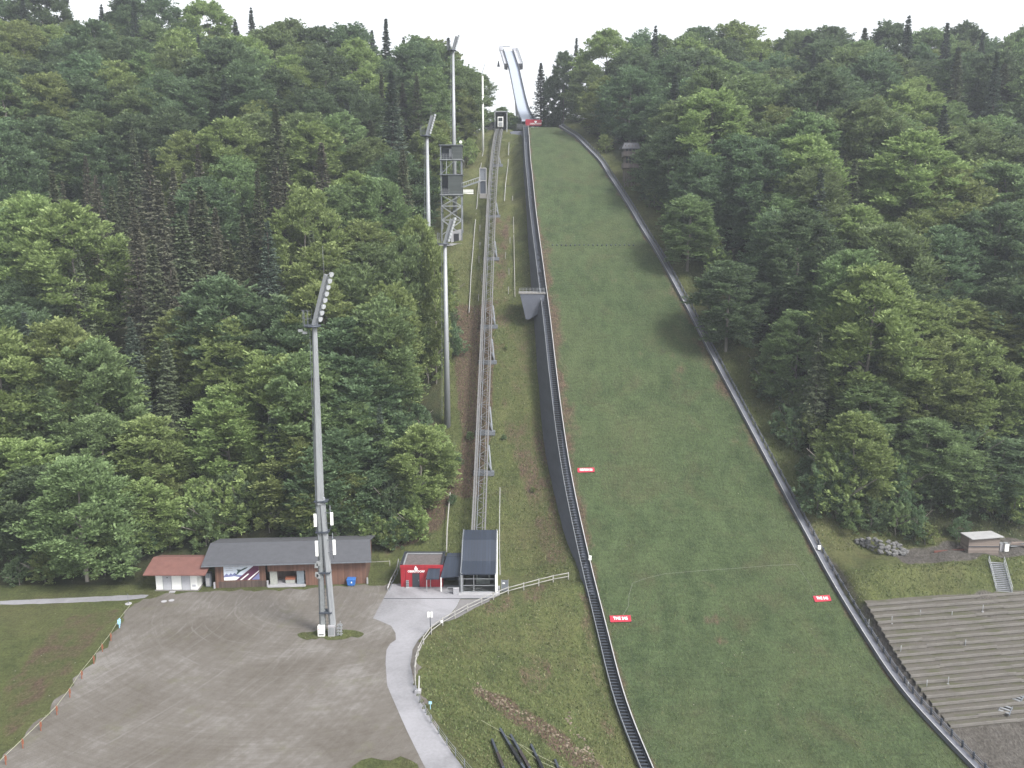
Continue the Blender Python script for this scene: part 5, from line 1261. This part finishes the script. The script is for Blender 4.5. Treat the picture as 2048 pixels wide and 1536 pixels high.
def rock(mb, c, r, seed):
    rr = random.Random(seed); import bmesh
    bm = bmesh.new(); bmesh.ops.create_icosphere(bm, subdivisions=1, radius=r)
    sc = (rr.uniform(.8, 1.4), rr.uniform(.7, 1.1), rr.uniform(.6, .95)); vs = [(c[0]+v.co.x*sc[0]*rr.uniform(.8, 1.15), c[1]+v.co.y*sc[1]*rr.uniform(.8, 1.15), c[2]+v.co.z*sc[2]*rr.uniform(.8, 1.15)) for v in bm.verts]
    fs = [tuple(v.index for v in f.verts) for f in bm.faces]; bm.free(); mb.add(vs, fs)
def boulders():
    t = thing('boulder_wall', 'dry wall of grey boulders on the bank right of the slope', 'boulder wall', ground(1765, 1100))
    k = 0
    for i in range(98):
        f = random.random(); g = random.random()**0.8
        u = 1712+104*f; v1 = 1084+28*min(1, f*1.7+0.1); hgt = 1.9*min(1, f*2+0.2)*min(1, (1-f)*3+0.35)
        x, y, z = ground(u, v1); mb = MB(); rock(mb, (x, y+g*hgt*0.55, z+0.15+g*hgt), random.uniform(0.22, 0.44), i); mb.build('boulder', M['stone'], t)
boulders()
mb = MB()
for i in range(170):
    f = random.random(); 
    if random.random() < 0.75: u = 945+265*f; v = 1370+165*f+random.gauss(0, 7)
    else: u = 1130+60*f; v = 1430+90*f+random.gauss(0, 9)
    x, y, z = ground(u, v); rock(mb, (x, y, z+0.02), random.uniform(0.07, 0.20), i+900)
tag(mb.build('loose_stones', plain('brown_stone', (0.17, 0.14, 0.105), 0.9, 0, 0.5, 0.8)), kind='stuff')
# dark net poles lying on the lower grass bank
for k, (u0, v0, u1, v1) in enumerate(((984,1480,1016,1560),(1000,1458,1062,1560),(1021,1470,1075,1565),(1062,1490,1098,1565),(1110,1520,1130,1570))):
    a = ground(u0, v0, 0.25); b = ground(u1, v1, 0.35)
    lab = ['leftmost dark padded net pole lying on the grass bank', 'second dark padded net pole from the left on the grass bank', 'middle dark padded net pole lying on the grass bank', 'fourth dark padded net pole, with a bent tip', 'rightmost dark padded net pole at the lower frame edge'][k]
    t = thing('net_pole', lab, 'pole', a, 'padded net poles on the bank')
    MB().beam(a, b, 0.24, 0.30).build('pole', M['steel_dark'], t); m_ = Vector(a).lerp(Vector(b), 0.35); n_ = Vector(a).lerp(Vector(b), 0.7)
    MB().beam(m_, n_, 0.32, 0.36).build('padding', M['black'] if k % 2 else plain('brown_black_padding', (0.035, 0.028, 0.03), 0.8), t)
gline([(962,1440),(1000,1462),(1040,1490),(1075,1520),(1110,1536),(1140,1555)], 0.3, 0.016, 'guy_rope', 'pale guy rope running down between the net poles on the bank', M['rope'], 'rope')
gline([(1040,1488),(1080,1512),(1120,1532),(1150,1550)], 0.3, 0.016, 'guy_rope', 'shorter pale guy rope right of the net poles', M['rope'], 'rope')

# ------------------------------------------------------------------ trees
def diamonds(P, D, NRM, Ln, Wd):
    """leaf sized rhombs: centres P, long axis D, normal NRM"""
    D = D/np.linalg.norm(D, axis=1, keepdims=True); Sd = np.cross(D, NRM); Sd /= np.maximum(np.linalg.norm(Sd, axis=1, keepdims=True), 1e-6)
    a = P-D*Ln[:, None]*0.5; b = P+Sd*Wd[:, None]*0.5; c = P+D*Ln[:, None]*0.5; d = P-Sd*Wd[:, None]*0.5
    return np.stack([a, b, c, d], 1).reshape(-1, 3)
def quadmesh(name, V, mat):
    me = bpy.data.meshes.new(name); n = len(V)//4
    me.vertices.add(len(V)); me.vertices.foreach_set('co', V.ravel().astype(np.float32)); me.loops.add(len(V)); me.polygons.add(n)
    me.loops.foreach_set('vertex_index', np.arange(len(V))); me.polygons.foreach_set('loop_start', np.arange(0, len(V), 4)); me.update(); me.validate()
    me.materials.append(mat); return me
def beech_crown(seed, Ht=21.0, R=5.2, low=0.12, nlobe=64, nsp=15, nl=40, leaf=0.52, top=0.45):
    """billowing crown: lobes on an ovoid, each a fan of leafy sprays reaching outwards and up"""
    r = np.random.default_rng(seed); out = []
    ph = r.uniform(0, 6.28, 3)
    for k in range(nlobe):
        f = ((k+0.5)/nlobe)**0.80; h = low+(0.93-low)*f; az = k*2.399+r.normal(0, 0.35)
        e = math.sqrt(max(0.03, 1-((f-top)/(1.03-top))**2)) if f > top else 0.72+0.28*math.sin(math.pi/2*f/top)
        e *= 1+0.16*math.sin(2*az+ph[0])+0.12*math.sin(3*az+ph[1]+5*h)+r.normal(0, 0.05)
        lr = R*(0.37-0.08*f)*r.uniform(0.75, 1.3)
        rad = max(0.0, R*e-lr*0.85)*r.uniform(0.85, 1.1)
        c = np.array([math.cos(az)*rad, math.sin(az)*rad, h*Ht])
        outv = np.array([math.cos(az), math.sin(az), 0.25+1.3*f*f]); outv /= np.linalg.norm(outv)
        for q in range(nsp):
            d = outv*r.uniform(0.4, 1.1)+r.normal(0, 0.6, 3); d[2] = d[2]*0.55+0.42+0.35*f; d /= np.linalg.norm(d)
            L = lr*r.uniform(0.75, 1.35)*(1.0 if d[2] < 0.7 else 0.85)
            side = np.cross(d, [0, 0, 1.0]); side /= max(np.linalg.norm(side), 1e-3); upv = np.cross(side, d)
            t = r.random(nl)**0.65; wv = (0.25+0.75*np.sin(np.pi*np.clip(t, 0.05, 0.95)))*0.42*L
            off = r.normal(0, 0.6, nl)*wv
            P = c+r.normal(0, 0.3, 3)+d*(t*L)[:, None]+side*off[:, None]+upv*(-0.20*t*t*L-0.25*np.abs(off)+r.normal(0, 0.09, nl))[:, None]
            D = d*0.85+side*(np.sign(off)*0.6)[:, None]+r.normal(0, 0.25, (nl, 3))
            out.append(diamonds(P, D, upv+r.normal(0, 0.55, (nl, 3)), leaf*r.uniform(0.7, 1.4, nl), leaf*0.52*r.uniform(0.7, 1.3, nl)))
    return np.concatenate(out)
def spruce_crown(seed, Ht=27.0, R=3.3, low=0.10, leaf=0.5, dens=1.0, ragged=0.24):
    r = np.random.default_rng(seed); out = []
    levels = int(44*dens)
    for lv in range(levels):
        f = ((lv+r.random()*0.6)/levels)**0.82; z = Ht*(low+(1-low)*f); env = R*(1-f)**0.86+0.12
        nbr = 8
        a0 = r.uniform(0, 6.28)
        for b in range(nbr):
            az = a0+b*2*np.pi/nbr+r.normal(0, 0.35); z = Ht*(low+(1-low)*f)+r.uniform(-0.55, 0.55)*(1.2-f); tip = env*r.uniform(1-ragged*1.6, 1+ragged)
            n = int(22*(0.45+0.55*(1-f)))+6
            t = r.random(n)**0.75; side = np.array([-math.sin(az), math.cos(az), 0]); d = np.array([math.cos(az), math.sin(az), -0.28+0.5*f])
            curve = -0.28*t*tip*(1-f)+0.20*(t**2)*tip
            w_ = (1-t*0.75)*0.42*min(1, tip/2)
            off = r.normal(0, 1, n)*(w_+0.08)
            P = np.array([0, 0, z])+d*(t*tip)[:, None]+side*off[:, None]; P[:, 2] += curve-0.12*np.abs(off)+r.normal(0, 0.07, n)-0.15*r.random(n)
            D = d*1.0+side*(np.sign(off)*0.6)[:, None]+r.normal(0, 0.2, (n, 3)); D[:, 2] -= 0.25
            Nn = np.array([0, 0, 1])+r.normal(0, 0.5, (n, 3))
            out.append(diamonds(P, D, Nn, leaf*r.uniform(0.8, 1.5, n)*(1-0.1*f), leaf*0.5*r.uniform(0.7, 1.3, n)))
    return np.concatenate(out)
def trunk_mesh(seed, Ht, r0, mat, limbs=9, top=0.9):
    rr = random.Random(seed); mb = MB(); pts = []
    n = 7
    for k in range(n+1): f = k/n*top; pts.append((Vector((rr.uniform(-.12, .12)*k/2, rr.uniform(-.12, .12)*k/2, f*Ht-(0.9 if k == 0 else 0))), r0*(1-f)**0.8+0.03))
    for (a, ra), (b, rb) in zip(pts[:-1], pts[1:]): mb.cyl(a, b, ra, rb, n=7, cap=False)
    for k in range(limbs):
        f = rr.uniform(0.2, 0.8); z = f*Ht; az = rr.uniform(0, 6.28); L = rr.uniform(1.8, 3.6)*(1.1-f*0.6); i = min(n-1, int(f/top*n)); base = pts[i][0].copy(); base.z = z
        e = base+Vector((math.cos(az)*L, math.sin(az)*L, L*rr.uniform(0.5, 0.95))); mb.cyl(base, e, r0*(1-f)*0.4+0.03, 0.03, n=5, cap=False)
    me = bpy.data.meshes.new('trunk'); me.from_pydata(mb.v, [], mb.f); me.polygons.foreach_set('use_smooth', [True]*len(mb.f)); me.materials.append(mat); me.update(); return me
PROTO = {}
def proto(key, crown_V, cmat, tmesh):
    PROTO.setdefault(key, []).append((quadmesh('crown', crown_V, cmat), tmesh))
for s_ in range(3):
    for key, mt in (('beech', 'leaf_mid'), ('light_beech', 'leaf_light'), ('dark_beech', 'leaf_dark')):
        sd_ = s_*7+len(key)
        proto(key, beech_crown(sd_, R=[6.1, 5.5, 6.6][s_], Ht=[21, 22.5, 19.5][s_], low=[.08, .12, .08][s_], top=[.42, .50, .36][s_], leaf=0.46), M[mt], trunk_mesh(s_, 20, 0.24, M['bark']))
for s_ in range(3):
    proto('spruce', spruce_crown(s_+40, R=[3.4, 2.9, 3.8][s_], Ht=[27, 29, 25][s_]), M['needle'], trunk_mesh(s_+20, 26, 0.27, M['bark_dk'], 0))
    proto('brown_spruce', spruce_crown(s_+50, R=[2.6, 2.3, 3.0][s_], Ht=[25, 27, 22][s_], dens=0.95, leaf=0.42, ragged=0.2), M['needle_br'], trunk_mesh(s_+30, 24, 0.24, M['bark_dk'], 0))
    proto('olive_spruce', spruce_crown(s_+60, R=[3.2, 2.9, 3.5][s_], Ht=[26, 28, 23][s_]), M['needle_olive'], trunk_mesh(s_+33, 25, 0.26, M['bark_dk'], 0))
for s_ in range(3): proto('shrub', beech_crown(s_+80, Ht=4.4, R=1.9, low=0.06, nlobe=16, nsp=9, nl=34, leaf=0.27, top=0.35), M[('leaf_mid', 'leaf_light', 'leaf_dark')[s_]], trunk_mesh(s_+50, 3.4, 0.06, M['bark'], 4))
NAMES = {'beech': 'beech_tree', 'light_beech': 'beech_tree', 'dark_beech': 'beech_tree', 'spruce': 'spruce_tree', 'brown_spruce': 'spruce_tree', 'olive_spruce': 'spruce_tree', 'shrub': 'shrub'}
BASE_H = {'beech': 21, 'light_beech': 21, 'dark_beech': 21, 'spruce': 27, 'brown_spruce': 25, 'olive_spruce': 26, 'shrub': 4.4}
KINDW = {'beech': 'mid green beech', 'light_beech': 'yellow green beech', 'dark_beech': 'dark green beech', 'spruce': 'dark spruce', 'brown_spruce': 'brownish spruce', 'olive_spruce': 'olive green spruce', 'shrub': 'green shrub'}
trees = []      # (x, Y, kind, scale, wscale, variant)
def add_tree(x, Y, kind, sc=1.0, ws=None, var=None): trees.append([x, Y, kind, sc, ws or sc, random.randrange(3) if var is None else var])
def tree_at(u, vtop, Y, kind, ws=1.0, var=0, hmax=None):
    """tree whose tip shows at a given photo pixel, standing at distance Y"""
    zt = zof(vtop, Y); x = xof(u, zt, Y); h = zt-T(x, Y)
    sc = h/{'beech': [21, 22.5, 19.5], 'light_beech': [21, 22.5, 19.5], 'dark_beech': [21, 22.5, 19.5], 'spruce': [27, 29, 25], 'brown_spruce': [25, 27, 22], 'olive_spruce': [26, 28, 23], 'shrub': [4.4]*3}[kind][var]
    trees.append([x, Y, kind, sc, ws, var])
# trees that stand out in the photograph: (u of the tip, v of the tip, distance, kind, width, variant)
SPECIAL = [(1818, 32, 262, 'spruce', 1.15, 0), (1082, 126, 296, 'spruce', 1.0, 2), (1108, 150, 294, 'dark_beech', 0.75, 1), (1128, 102, 291, 'dark_beech', 0.8, 0), (1094, 178, 300, 'dark_beech', 0.7, 2), (1100, 232, 296, 'beech', 0.5, 0), (972, 236, 300, 'beech', 0.5, 1), (988, 224, 302, 'beech', 0.5, 2), (1003, 214, 303, 'beech', 0.55, 0), (1019, 224, 301, 'light_beech', 0.5, 1), (1032, 236, 300, 'dark_beech', 0.5, 2), (1047, 240, 302, 'dark_beech', 0.5, 0), (1118, 222, 298, 'beech', 0.55, 1), (1153, 75, 292, 'spruce', 0.8, 1), (1195, 80, 290, 'spruce', 0.9, 2),
           (646, 64, 288, 'spruce', 0.9, 0), (600, 60, 292, 'spruce', 0.55, 1), (695, 92, 286, 'spruce', 0.9, 2), (775, 100, 284, 'spruce', 0.8, 0), (392, 38, 292, 'spruce', 0.75, 0), (178, 30, 292, 'spruce', 0.9, 0), (120, 32, 294, 'spruce', 0.8, 2), (420, 60, 286, 'spruce', 0.9, 2), (528, 92, 282, 'spruce', 0.7, 0),
           (1460, 56, 294, 'spruce', 0.6, 1), (1712, 44, 292, 'spruce', 0.55, 1), (1878, 46, 288, 'spruce', 0.7, 0), (1900, 46, 287, 'spruce', 0.8, 2), (2022, 50, 292, 'spruce', 0.6, 0), (1615, 48, 280, 'spruce', 1.1, 2), (1730, 55, 276, 'olive_spruce', 1.2, 2),
           (315, 360, 172, 'brown_spruce', 1.4, 0), (400, 372, 172, 'olive_spruce', 1.3, 1), (270, 440, 165, 'brown_spruce', 1.3, 2), (362, 430, 164, 'olive_spruce', 1.4, 0), (428, 452, 162, 'brown_spruce', 1.3, 1), (385, 400, 178, 'brown_spruce', 1.3, 2), (302, 480, 158, 'olive_spruce', 1.2, 1), (340, 396, 181, 'brown_spruce', 1.3, 0), (455, 480, 160, 'olive_spruce', 1.2, 2), (292, 300, 190, 'brown_spruce', 1.3, 0), (262, 380, 178, 'brown_spruce', 0.9, 1), (345, 335, 186, 'brown_spruce', 1.0, 0), (368, 345, 190, 'brown_spruce', 0.95, 2), (430, 415, 176, 'brown_spruce', 0.95, 0), (240, 345, 192, 'olive_spruce', 0.8, 1), (170, 310, 196, 'brown_spruce', 0.8, 0), (190, 350, 190, 'brown_spruce', 0.8, 2), (124, 362, 186, 'brown_spruce', 0.7, 1), (390, 480, 168, 'olive_spruce', 0.8, 2), (222, 372, 180, 'olive_spruce', 0.8, 0), (310, 318, 195, 'olive_spruce', 0.8, 1),
           (345, 535, 160, 'brown_spruce', 1.1, 2), (330, 680, 145, 'olive_spruce', 0.9, 0), (138, 405, 168, 'light_beech', 1.35, 0), (598, 238, 222, 'brown_spruce', 1.1, 0), (566, 228, 226, 'brown_spruce', 1.0, 1), (585, 255, 216, 'brown_spruce', 1.1, 2), (118, 140, 245, 'brown_spruce', 0.9, 0), (22, 70, 250, 'spruce', 1.1, 1), (12, 90, 240, 'spruce', 1.0, 0), (740, 240, 225, 'olive_spruce', 1.1, 0), (700, 160, 246, 'olive_spruce', 0.9, 1), (830, 150, 255, 'brown_spruce', 1.0, 0), (805, 165, 250, 'brown_spruce', 0.9, 1),
           (1540, 145, 240, 'brown_spruce', 1.1, 0), (1475, 215, 212, 'brown_spruce', 1.15, 2), (1400, 165, 236, 'spruce', 0.9, 0), (1215, 130, 268, 'spruce', 0.9, 0), (1250, 118, 272, 'spruce', 0.9, 1), (1330, 72, 288, 'beech', 1.0, 0), (1420, 78, 288, 'beech', 1.0, 1), (1590, 58, 286, 'beech', 1.1, 0), (1900, 120, 258, 'dark_beech', 1.1, 1), (1970, 115, 258, 'dark_beech', 1.1, 2), (1845, 90, 262, 'dark_beech', 1.0, 1), (2040, 60, 268, 'beech', 1.1, 1),
           (605, 372, 178, 'light_beech', 0.95, 2), (255, 170, 228, 'beech', 1.05, 0), (285, 175, 226, 'beech', 1.1, 1), (465, 262, 212, 'light_beech', 1.05, 2), (180, 225, 212, 'beech', 1.3, 0), (640, 555, 152, 'light_beech', 1.05, 1), (836, 436, 168, 'light_beech', 0.72, 2), (808, 470, 162, 'beech', 0.8, 0), (868, 478, 160, 'light_beech', 0.5, 1), (780, 560, 151, 'light_beech', 0.95, 1), (880, 690, 143, 'light_beech', 0.8, 2), (840, 850, 134, 'light_beech', 0.75, 0), (700, 800, 136, 'beech', 0.95, 1), (615, 880, 132, 'light_beech', 0.95, 2), (450, 770, 138, 'light_beech', 0.95, 0), (290, 830, 134, 'light_beech', 0.9, 1), (40, 880, 128, 'light_beech', 1.0, 2), (110, 640, 142, 'light_beech', 1.15, 0), (-20, 650, 136, 'light_beech', 1.3, 1), (200, 830, 133, 'beech', 0.85, 2), (280, 960, 127, 'light_beech', 0.7, 2),
           (1580, 385, 178, 'beech', 1.1, 0), (1700, 250, 210, 'beech', 1.2, 1), (1840, 420, 172, 'light_beech', 1.0, 2), (1920, 600, 152, 'light_beech', 1.15, 0), (1990, 620, 147, 'light_beech', 1.1, 1), (1760, 450, 168, 'beech', 1.15, 2), (1600, 620, 150, 'beech', 0.8, 0), (1740, 760, 138, 'beech', 0.85, 1), (1860, 840, 134, 'beech', 0.8, 2), (1460, 520, 162, 'dark_beech', 0.9, 0), (1380, 390, 184, 'beech', 0.95, 1), (1290, 260, 222, 'beech', 0.9, 2), (1935, 900, 133, 'beech', 0.75, 0), (2030, 880, 133, 'dark_beech', 0.9, 1)]
for u, v, Y_, k_, ws, vr in SPECIAL:
    far = Y_ > 278 and 'spruce' in k_ and u != 1818
    if 'beech' in k_ and Y_ < 240: ws *= 1.22
    tree_at(u, v+(24 if far and not 1060 < u < 1200 else 0), Y_, k_, ws*(1.9 if far and not 1060 < u < 1200 else 1.15 if far else 1.2 if 'spruce' in k_ else 1.0), vr)
NSPEC = len(trees)
# general stand
rt = random.Random(11)
def vnoise(x, y, s): return math.sin(x/s*1.7+2*math.sin(y/s))*math.cos(y/s*1.3+1.5*math.sin(x/s*0.8))
cand = []
Yq = 118.0
while Yq < 300:
    dY = 7.2 if Yq < 150 else 8.6
    hw = 0.66*Yq+16; xq = -hw+rt.uniform(0, 7)
    while xq < hw:
        cand.append((xq+rt.uniform(-2.2, 2.2), Yq+rt.uniform(-2.2, 2.2))); xq += 9.2 if Yq < 200 else 10.4
    Yq += dY
for x, Y_ in cand:
    if not bool(forest(np.array(x), np.array(Y_))): continue
    if x < 0 and x < -15 and 0 < x+46 < 28 and Y_ < 128: continue      # barn yard
    if x < 0 and -56 < x < -18 and Y_ < 130: continue
    if any((x-t_[0])**2+(Y_-t_[1])**2 < 15 for t_ in trees): continue
    n_ = vnoise(x, Y_, 22)+0.5*vnoise(x+90, Y_-40, 9)
    edge = Y_ < 150
    q = rt.random()
    if x < -35 and 160 < Y_ < 205 and x > -100 and q < 0.45: kind = rt.choice(['brown_spruce', 'olive_spruce', 'olive_spruce'])
    elif Y_ > 255 and q < 0.16: kind = 'spruce'
    elif n_ > 0.65 and q < 0.6: kind = rt.choice(['spruce', 'olive_spruce'])
    elif q > 0.93: kind = 'spruce'
    elif n_ < -0.35: kind = 'dark_beech'
    elif edge or n_ < 0.15: kind = rt.choice(['light_beech', 'beech', 'light_beech'])
    else: kind = rt.choice(['beech', 'beech', 'dark_beech', 'light_beech'])
    sc = rt.uniform(0.90, 1.35)*(0.72 if Y_ < 126 else 0.9 if Y_ < 140 else 1.0)
    if 'spruce' in kind: sc *= 0.84 if Y_ > 240 else 0.9
    dE = (np.interp(Y_, FLY, FLX)-x) if x < 0 else (x-np.interp(Y_, FRY, FRX))
    if dE < 5 and Y_ > 130: sc *= 0.8
    add_tree(x, Y_, kind, sc, sc*rt.uniform(1.0, 1.3)*(1.08 if 'beech' in kind else 1.0), rt.randrange(3))
# undergrowth along the forest edge
for i in range(150):
    if rt.random() < 0.5:
        Y_ = rt.uniform(122, 250); x = float(np.interp(Y_, FLY, FLX))+rt.uniform(-3, 2.5)
        if -56 < x < -18 and Y_ < 127.5: continue
    else: Y_ = rt.uniform(126, 250); x = float(np.interp(Y_, FRY, FRX))+rt.uniform(-2.5, 2)+ (rt.uniform(0, 35) if Y_ < 132 else 0)
    add_tree(x, Y_, 'shrub', rt.uniform(0.6, 1.7), None, rt.randrange(3))
for i in range(44):
    add_tree(rt.uniform(-58, -18), rt.uniform(128, 136), 'shrub', rt.uniform(1.0, 2.1), None, rt.randrange(3))
for i in range(70):
    xx = rt.uniform(48, 108); yq_ = rt.uniform(124.5 if xx > 60 else 127.5, 132)+min(8, (xx-42)*0.13)
    if 62 < xx < 78 and yq_ < 130.5: yq_ += 4
    add_tree(xx, yq_, 'shrub', rt.uniform(1.0, 2.1), None, rt.randrange(3))
for u, v, s2 in ((40,1170,.9),(90,1165,1.1),(150,1150,1.2),(210,1150,1.2),(250,1150,1.1),(270,1120,1.3),(120,1130,1.3),(60,1140,1.2),(180,1120,1.4),(1590,900,.8),(1620,965,1.0),(1650,985,.8),(1570,880,.7),(1700,1060,1.0),(1740,1060,1.1),(1790,1070,1.2),(1830,1080,1.1),(1850,1090,.8),(1480,690,.7),(1530,800,.7),(770,1090,.9),(745,1085,1.1),(820,1060,.6),
               (1012,700,.22),(1000,660,.22),(1066,985,.22),(1008,880,.22),(940,880,.35),(915,930,.5),(905,1010,.4),(340,1095,1.2),(400,1075,1.2),(470,1070,1.2),(540,1065,1.2),(620,1060,1.2),(690,1060,1.2),(300,1110,1.1),(990,226,.9),(975,232,.8),(1030,235,.8),(1100,240,.9),(1112,246,.8),(1090,236,1.0)):
    if v > 300: x, Y_, z = ground(u, v)
    else: Y_ = 297.0; x = xof(u, 80, Y_)
    add_tree(x, Y_, 'shrub', s2, s2, rt.randrange(3))
# coarse visibility count so that trees nothing shows of are left out
W_, Hh = 256, 192
buf = np.zeros((Hh, W_), bool)
order = sorted(range(len(trees)), key=lambda i: trees[i][1]); seen = np.zeros(len(trees), int)
gv = (np.arange(Hh)+0.5)*8; gu = (np.arange(W_)+0.5)*8
GU, GV = np.meshgrid(gu, gv)
for i in order:
    x, Y_, k_, sc, ws, vr = trees[i]; z = T(x, Y_); h = BASE_H[k_]*sc; rad = {'shrub': 1.9}.get(k_, 5.0 if 'beech' in k_ else 2.9)*ws
    vt, vb = vof(z+h, Y_), vof(z+h*0.12, Y_); u0 = uof(x, z+h/2, Y_); ru = rad*FP/(Y_*CP+(H-z)*SP)
    cv = (vt+vb)/2; rv = (vb-vt)/2
    el = ((GU-u0)/ru)**2+((GV-cv)/rv)**2 < (1.0 if k_ != 'spruce' else 0.8)
    seen[i] = int((el & ~buf).sum())
    core = ((GU-u0)/(ru*0.78))**2+((GV-cv)/(rv*0.82))**2 < 1.0
    buf |= core
def blocks(i):
    x, Y_, k_, sc, ws, vr = trees[i]
    for (ua, ub, va, vb, Yt) in (((262, 452, 330, 560, 186.0), (884, 926, 290, 452, 216.0)) if i >= NSPEC else ())+((1232, 1280, 286, 372, 246.0), (884, 900, 500, 680, 150.0)):
        if Y_ > Yt: continue
        z = T(x, Y_); h = BASE_H[k_]*sc; vt, vb_ = vof(z+h, Y_), vof(z, Y_); u0 = uof(x, z+h/2, Y_); ru = (1.9 if k_ == 'shrub' else 5.6 if 'beech' in k_ else 3)*ws*FP/(Y_*CP+(H-z)*SP)
        if u0+ru > ua and u0-ru < ub and vt < vb and vb_ > va: return True
    return False
keep = [i for i in range(len(trees)) if not blocks(i) and seen[i] >= (7 if trees[i][2] != 'shrub' else 1)]
open('/tmp/trees.txt', 'w').write(str({k: sum(1 for i in keep if trees[i][2] == k) for k in BASE_H})+str([round(q,1) for q in _tx])) if 0 else None
print('trees', len(trees), 'kept', len(keep), {k: sum(1 for i in keep if trees[i][2] == k) for k in BASE_H})
# ---- labels
def zone(x, Y_, kind):
    z = T(x, Y_); h = BASE_H[kind]*0.55; u = uof(x, z+h, Y_); v = vof(z+h, Y_)
    return u, v
LROWS = [(0, 'on the skyline'), (190, 'high on the slope'), (320, 'on the upper slope'), (480, 'half way up the slope'), (640, 'on the lower slope'), (800, 'near the slope foot'), (960, 'at the slope foot')]
LCOLS = [(-900, 'at the far left edge'), (130, 'left of the white hut line'), (290, 'above the white hut'), (410, 'above the left half of the barn'), (560, 'above the right half of the barn'), (690, 'above the red house'), (820, 'left of the judges tower')]
RCOLS = [(1024, 'close to the right barrier top'), (1240, 'near the coaches tower'), (1400, 'right of the barrier'), (1560, 'above the right barrier foot'), (1700, 'above the boulder wall'), (1830, 'above the timber hut'), (1960, 'at the far right edge')]
def pick(tab, q):
    r = tab[0][1]
    for a, b in tab:
        if q >= a: r = b
    return r
SPECL = {0: 'tallest dark spruce spearing above the right skyline', 1: 'thin dark spruce standing against the sky just right of the ramp'}
cells = {}
for i in keep:
    x, Y_, k_, sc, ws, vr = trees[i]; u, v = zone(x, Y_, k_)
    if k_ == 'shrub' and 0.2 < sc < 0.45 and 900 < u < 1100: lab = 'low weedy shrub on the open strip between lift track and wall'
    elif i in SPECL: lab = SPECL[i]
    else:
        size = 'small ' if sc < 0.8 else 'tall ' if sc > 1.05 else ''
        lab = size+KINDW[k_]+' '+pick(LROWS, v)+' '+(pick(LCOLS, u) if u < 1024 else pick(RCOLS, u))
    cells.setdefault(lab, []).append((i, u, v))
ORD = ['leftmost', 'second from left', 'third from left', 'fourth from left', 'fifth from left', 'sixth from left', 'seventh from left', 'eighth from left']
for lab, mem in cells.items():
    mem.sort(key=lambda m: m[1]); n = len(mem)
    for j, (i, u, v) in enumerate(mem):
        x, Y_, k_, sc, ws, vr = trees[i]
        full = lab
        if n == 2: full = lab+', '+('left' if j == 0 else 'right')+' of two'
        elif 2 < n <= 8: full = lab+', '+(ORD[j] if j < n-1 else 'rightmost')
        t = bpy.data.objects.new(NAMES[k_], None); t.empty_display_size = 0.5; C.objects.link(t)
        t.location = (x, Y_, T(x, Y_)); t.rotation_euler = (0, 0, (i*2.399) % 6.283)
        t.scale = (ws, ws, sc)
        words = full.split()
        if len(words) > 16: full = ' '.join(words[:16])
        tag(t, full, 'shrub' if k_ == 'shrub' else 'tree', {'shrub': 'shrubs along the forest edge'}.get(k_, ('beeches' if 'beech' in k_ else 'spruces')+(' in the left forest' if x < 0 else ' in the right forest')))
        cm, tm = PROTO[k_][vr]
        for nm, me in (('crown', cm), ('trunk', tm)):
            o = bpy.data.objects.new(nm, me); C.objects.link(o); o.parent = t

# ------------------------------------------------------------------ grass tufts over the nearer banks
def tufts():
    r = np.random.default_rng(5); n = 52000
    U = r.uniform(820, 2048, n); V = r.uniform(1060, 1536, n); P = []
    for k in range(0, n):
        pass
    # sample in the plane, then drop on the ground
    X = r.uniform(-16, 82, n*3); Y_ = 76+124*r.random(n*3)**1.35; pts = []
    cache = {}
    for x, y in zip(X, Y_):
        ky = round(y*4)/4
        if ky not in cache: cache[ky] = (XL(ky), XR(ky), LZf(ky), XF(ky) if ky < 120 else -14, row(np.arange(-20, 90, 0.5), ky))
        xl, xr, lz, xf, zr = cache[ky]
        if x < xf+0.6: continue
        if xl-1.4 < x < xl+0.4 or xr-0.3 < x < xr+1.6: continue
        if x > xr and (y-(x-42)*0.16 < 111 or 116 < y-(x-42)*0.16 < 121.5): continue
        inside = xl < x < xr
        z = lz if inside else np.interp(x, np.arange(-20, 90, 0.5), zr)
        if -8 < x < -1 and 112 < y < 126: continue
        if y > 112 and y < 122 and x < 2: continue
        pts.append((x, y, z, 0.6 if inside else 1.0))
    A = np.array(pts); n = len(A); sz = r.uniform(0.10, 0.24, n)*A[:, 3]
    az = r.uniform(0, 6.28, n); side = np.stack([np.cos(az), np.sin(az), np.zeros(n)], 1)*sz[:, None]*0.45
    lean = np.stack([r.normal(0, .4, n), r.normal(0, .4, n), np.ones(n)], 1)*sz[:, None]
    B = A[:, :3]-np.array([0, 0, 0.02])
    Vv = np.stack([B-side, B+side, B+side*0.4+lean, B-side*0.4+lean], 1).reshape(-1, 3)
    me = quadmesh('grass_tufts', Vv, M['tuft']); o = bpy.data.objects.new('grass_tufts', me); C.objects.link(o); tag(o, kind='stuff')
    print('tufts', n)
tufts()

# ------------------------------------------------------------------ haze
HAZE = 0.00036
def haze():
    mb = MB(); x0, x1, y0, y1, z0, z1 = -402, 402, -62, 522, -14.6, 136
    mb.box(((x0+x1)/2, (y0+y1)/2, (z0+z1)/2), (x1-x0, y1-y0, z1-z0))
    m = bpy.data.materials.new('haze'); m.use_nodes = True; nt = m.node_tree; nt.nodes.clear()
    pv = nt.nodes.new('ShaderNodeVolumePrincipled'); pv.inputs['Color'].default_value = (0.82, 0.88, 0.98, 1); pv.inputs['Density'].default_value = HAZE; pv.inputs['Anisotropy'].default_value = 0.2
    out = nt.nodes.new('ShaderNodeOutputMaterial'); nt.links.new(pv.outputs[0], out.inputs['Volume'])
    o = mb.build('haze', m); tag(o, kind='stuff')
if HAZE > 0: haze()
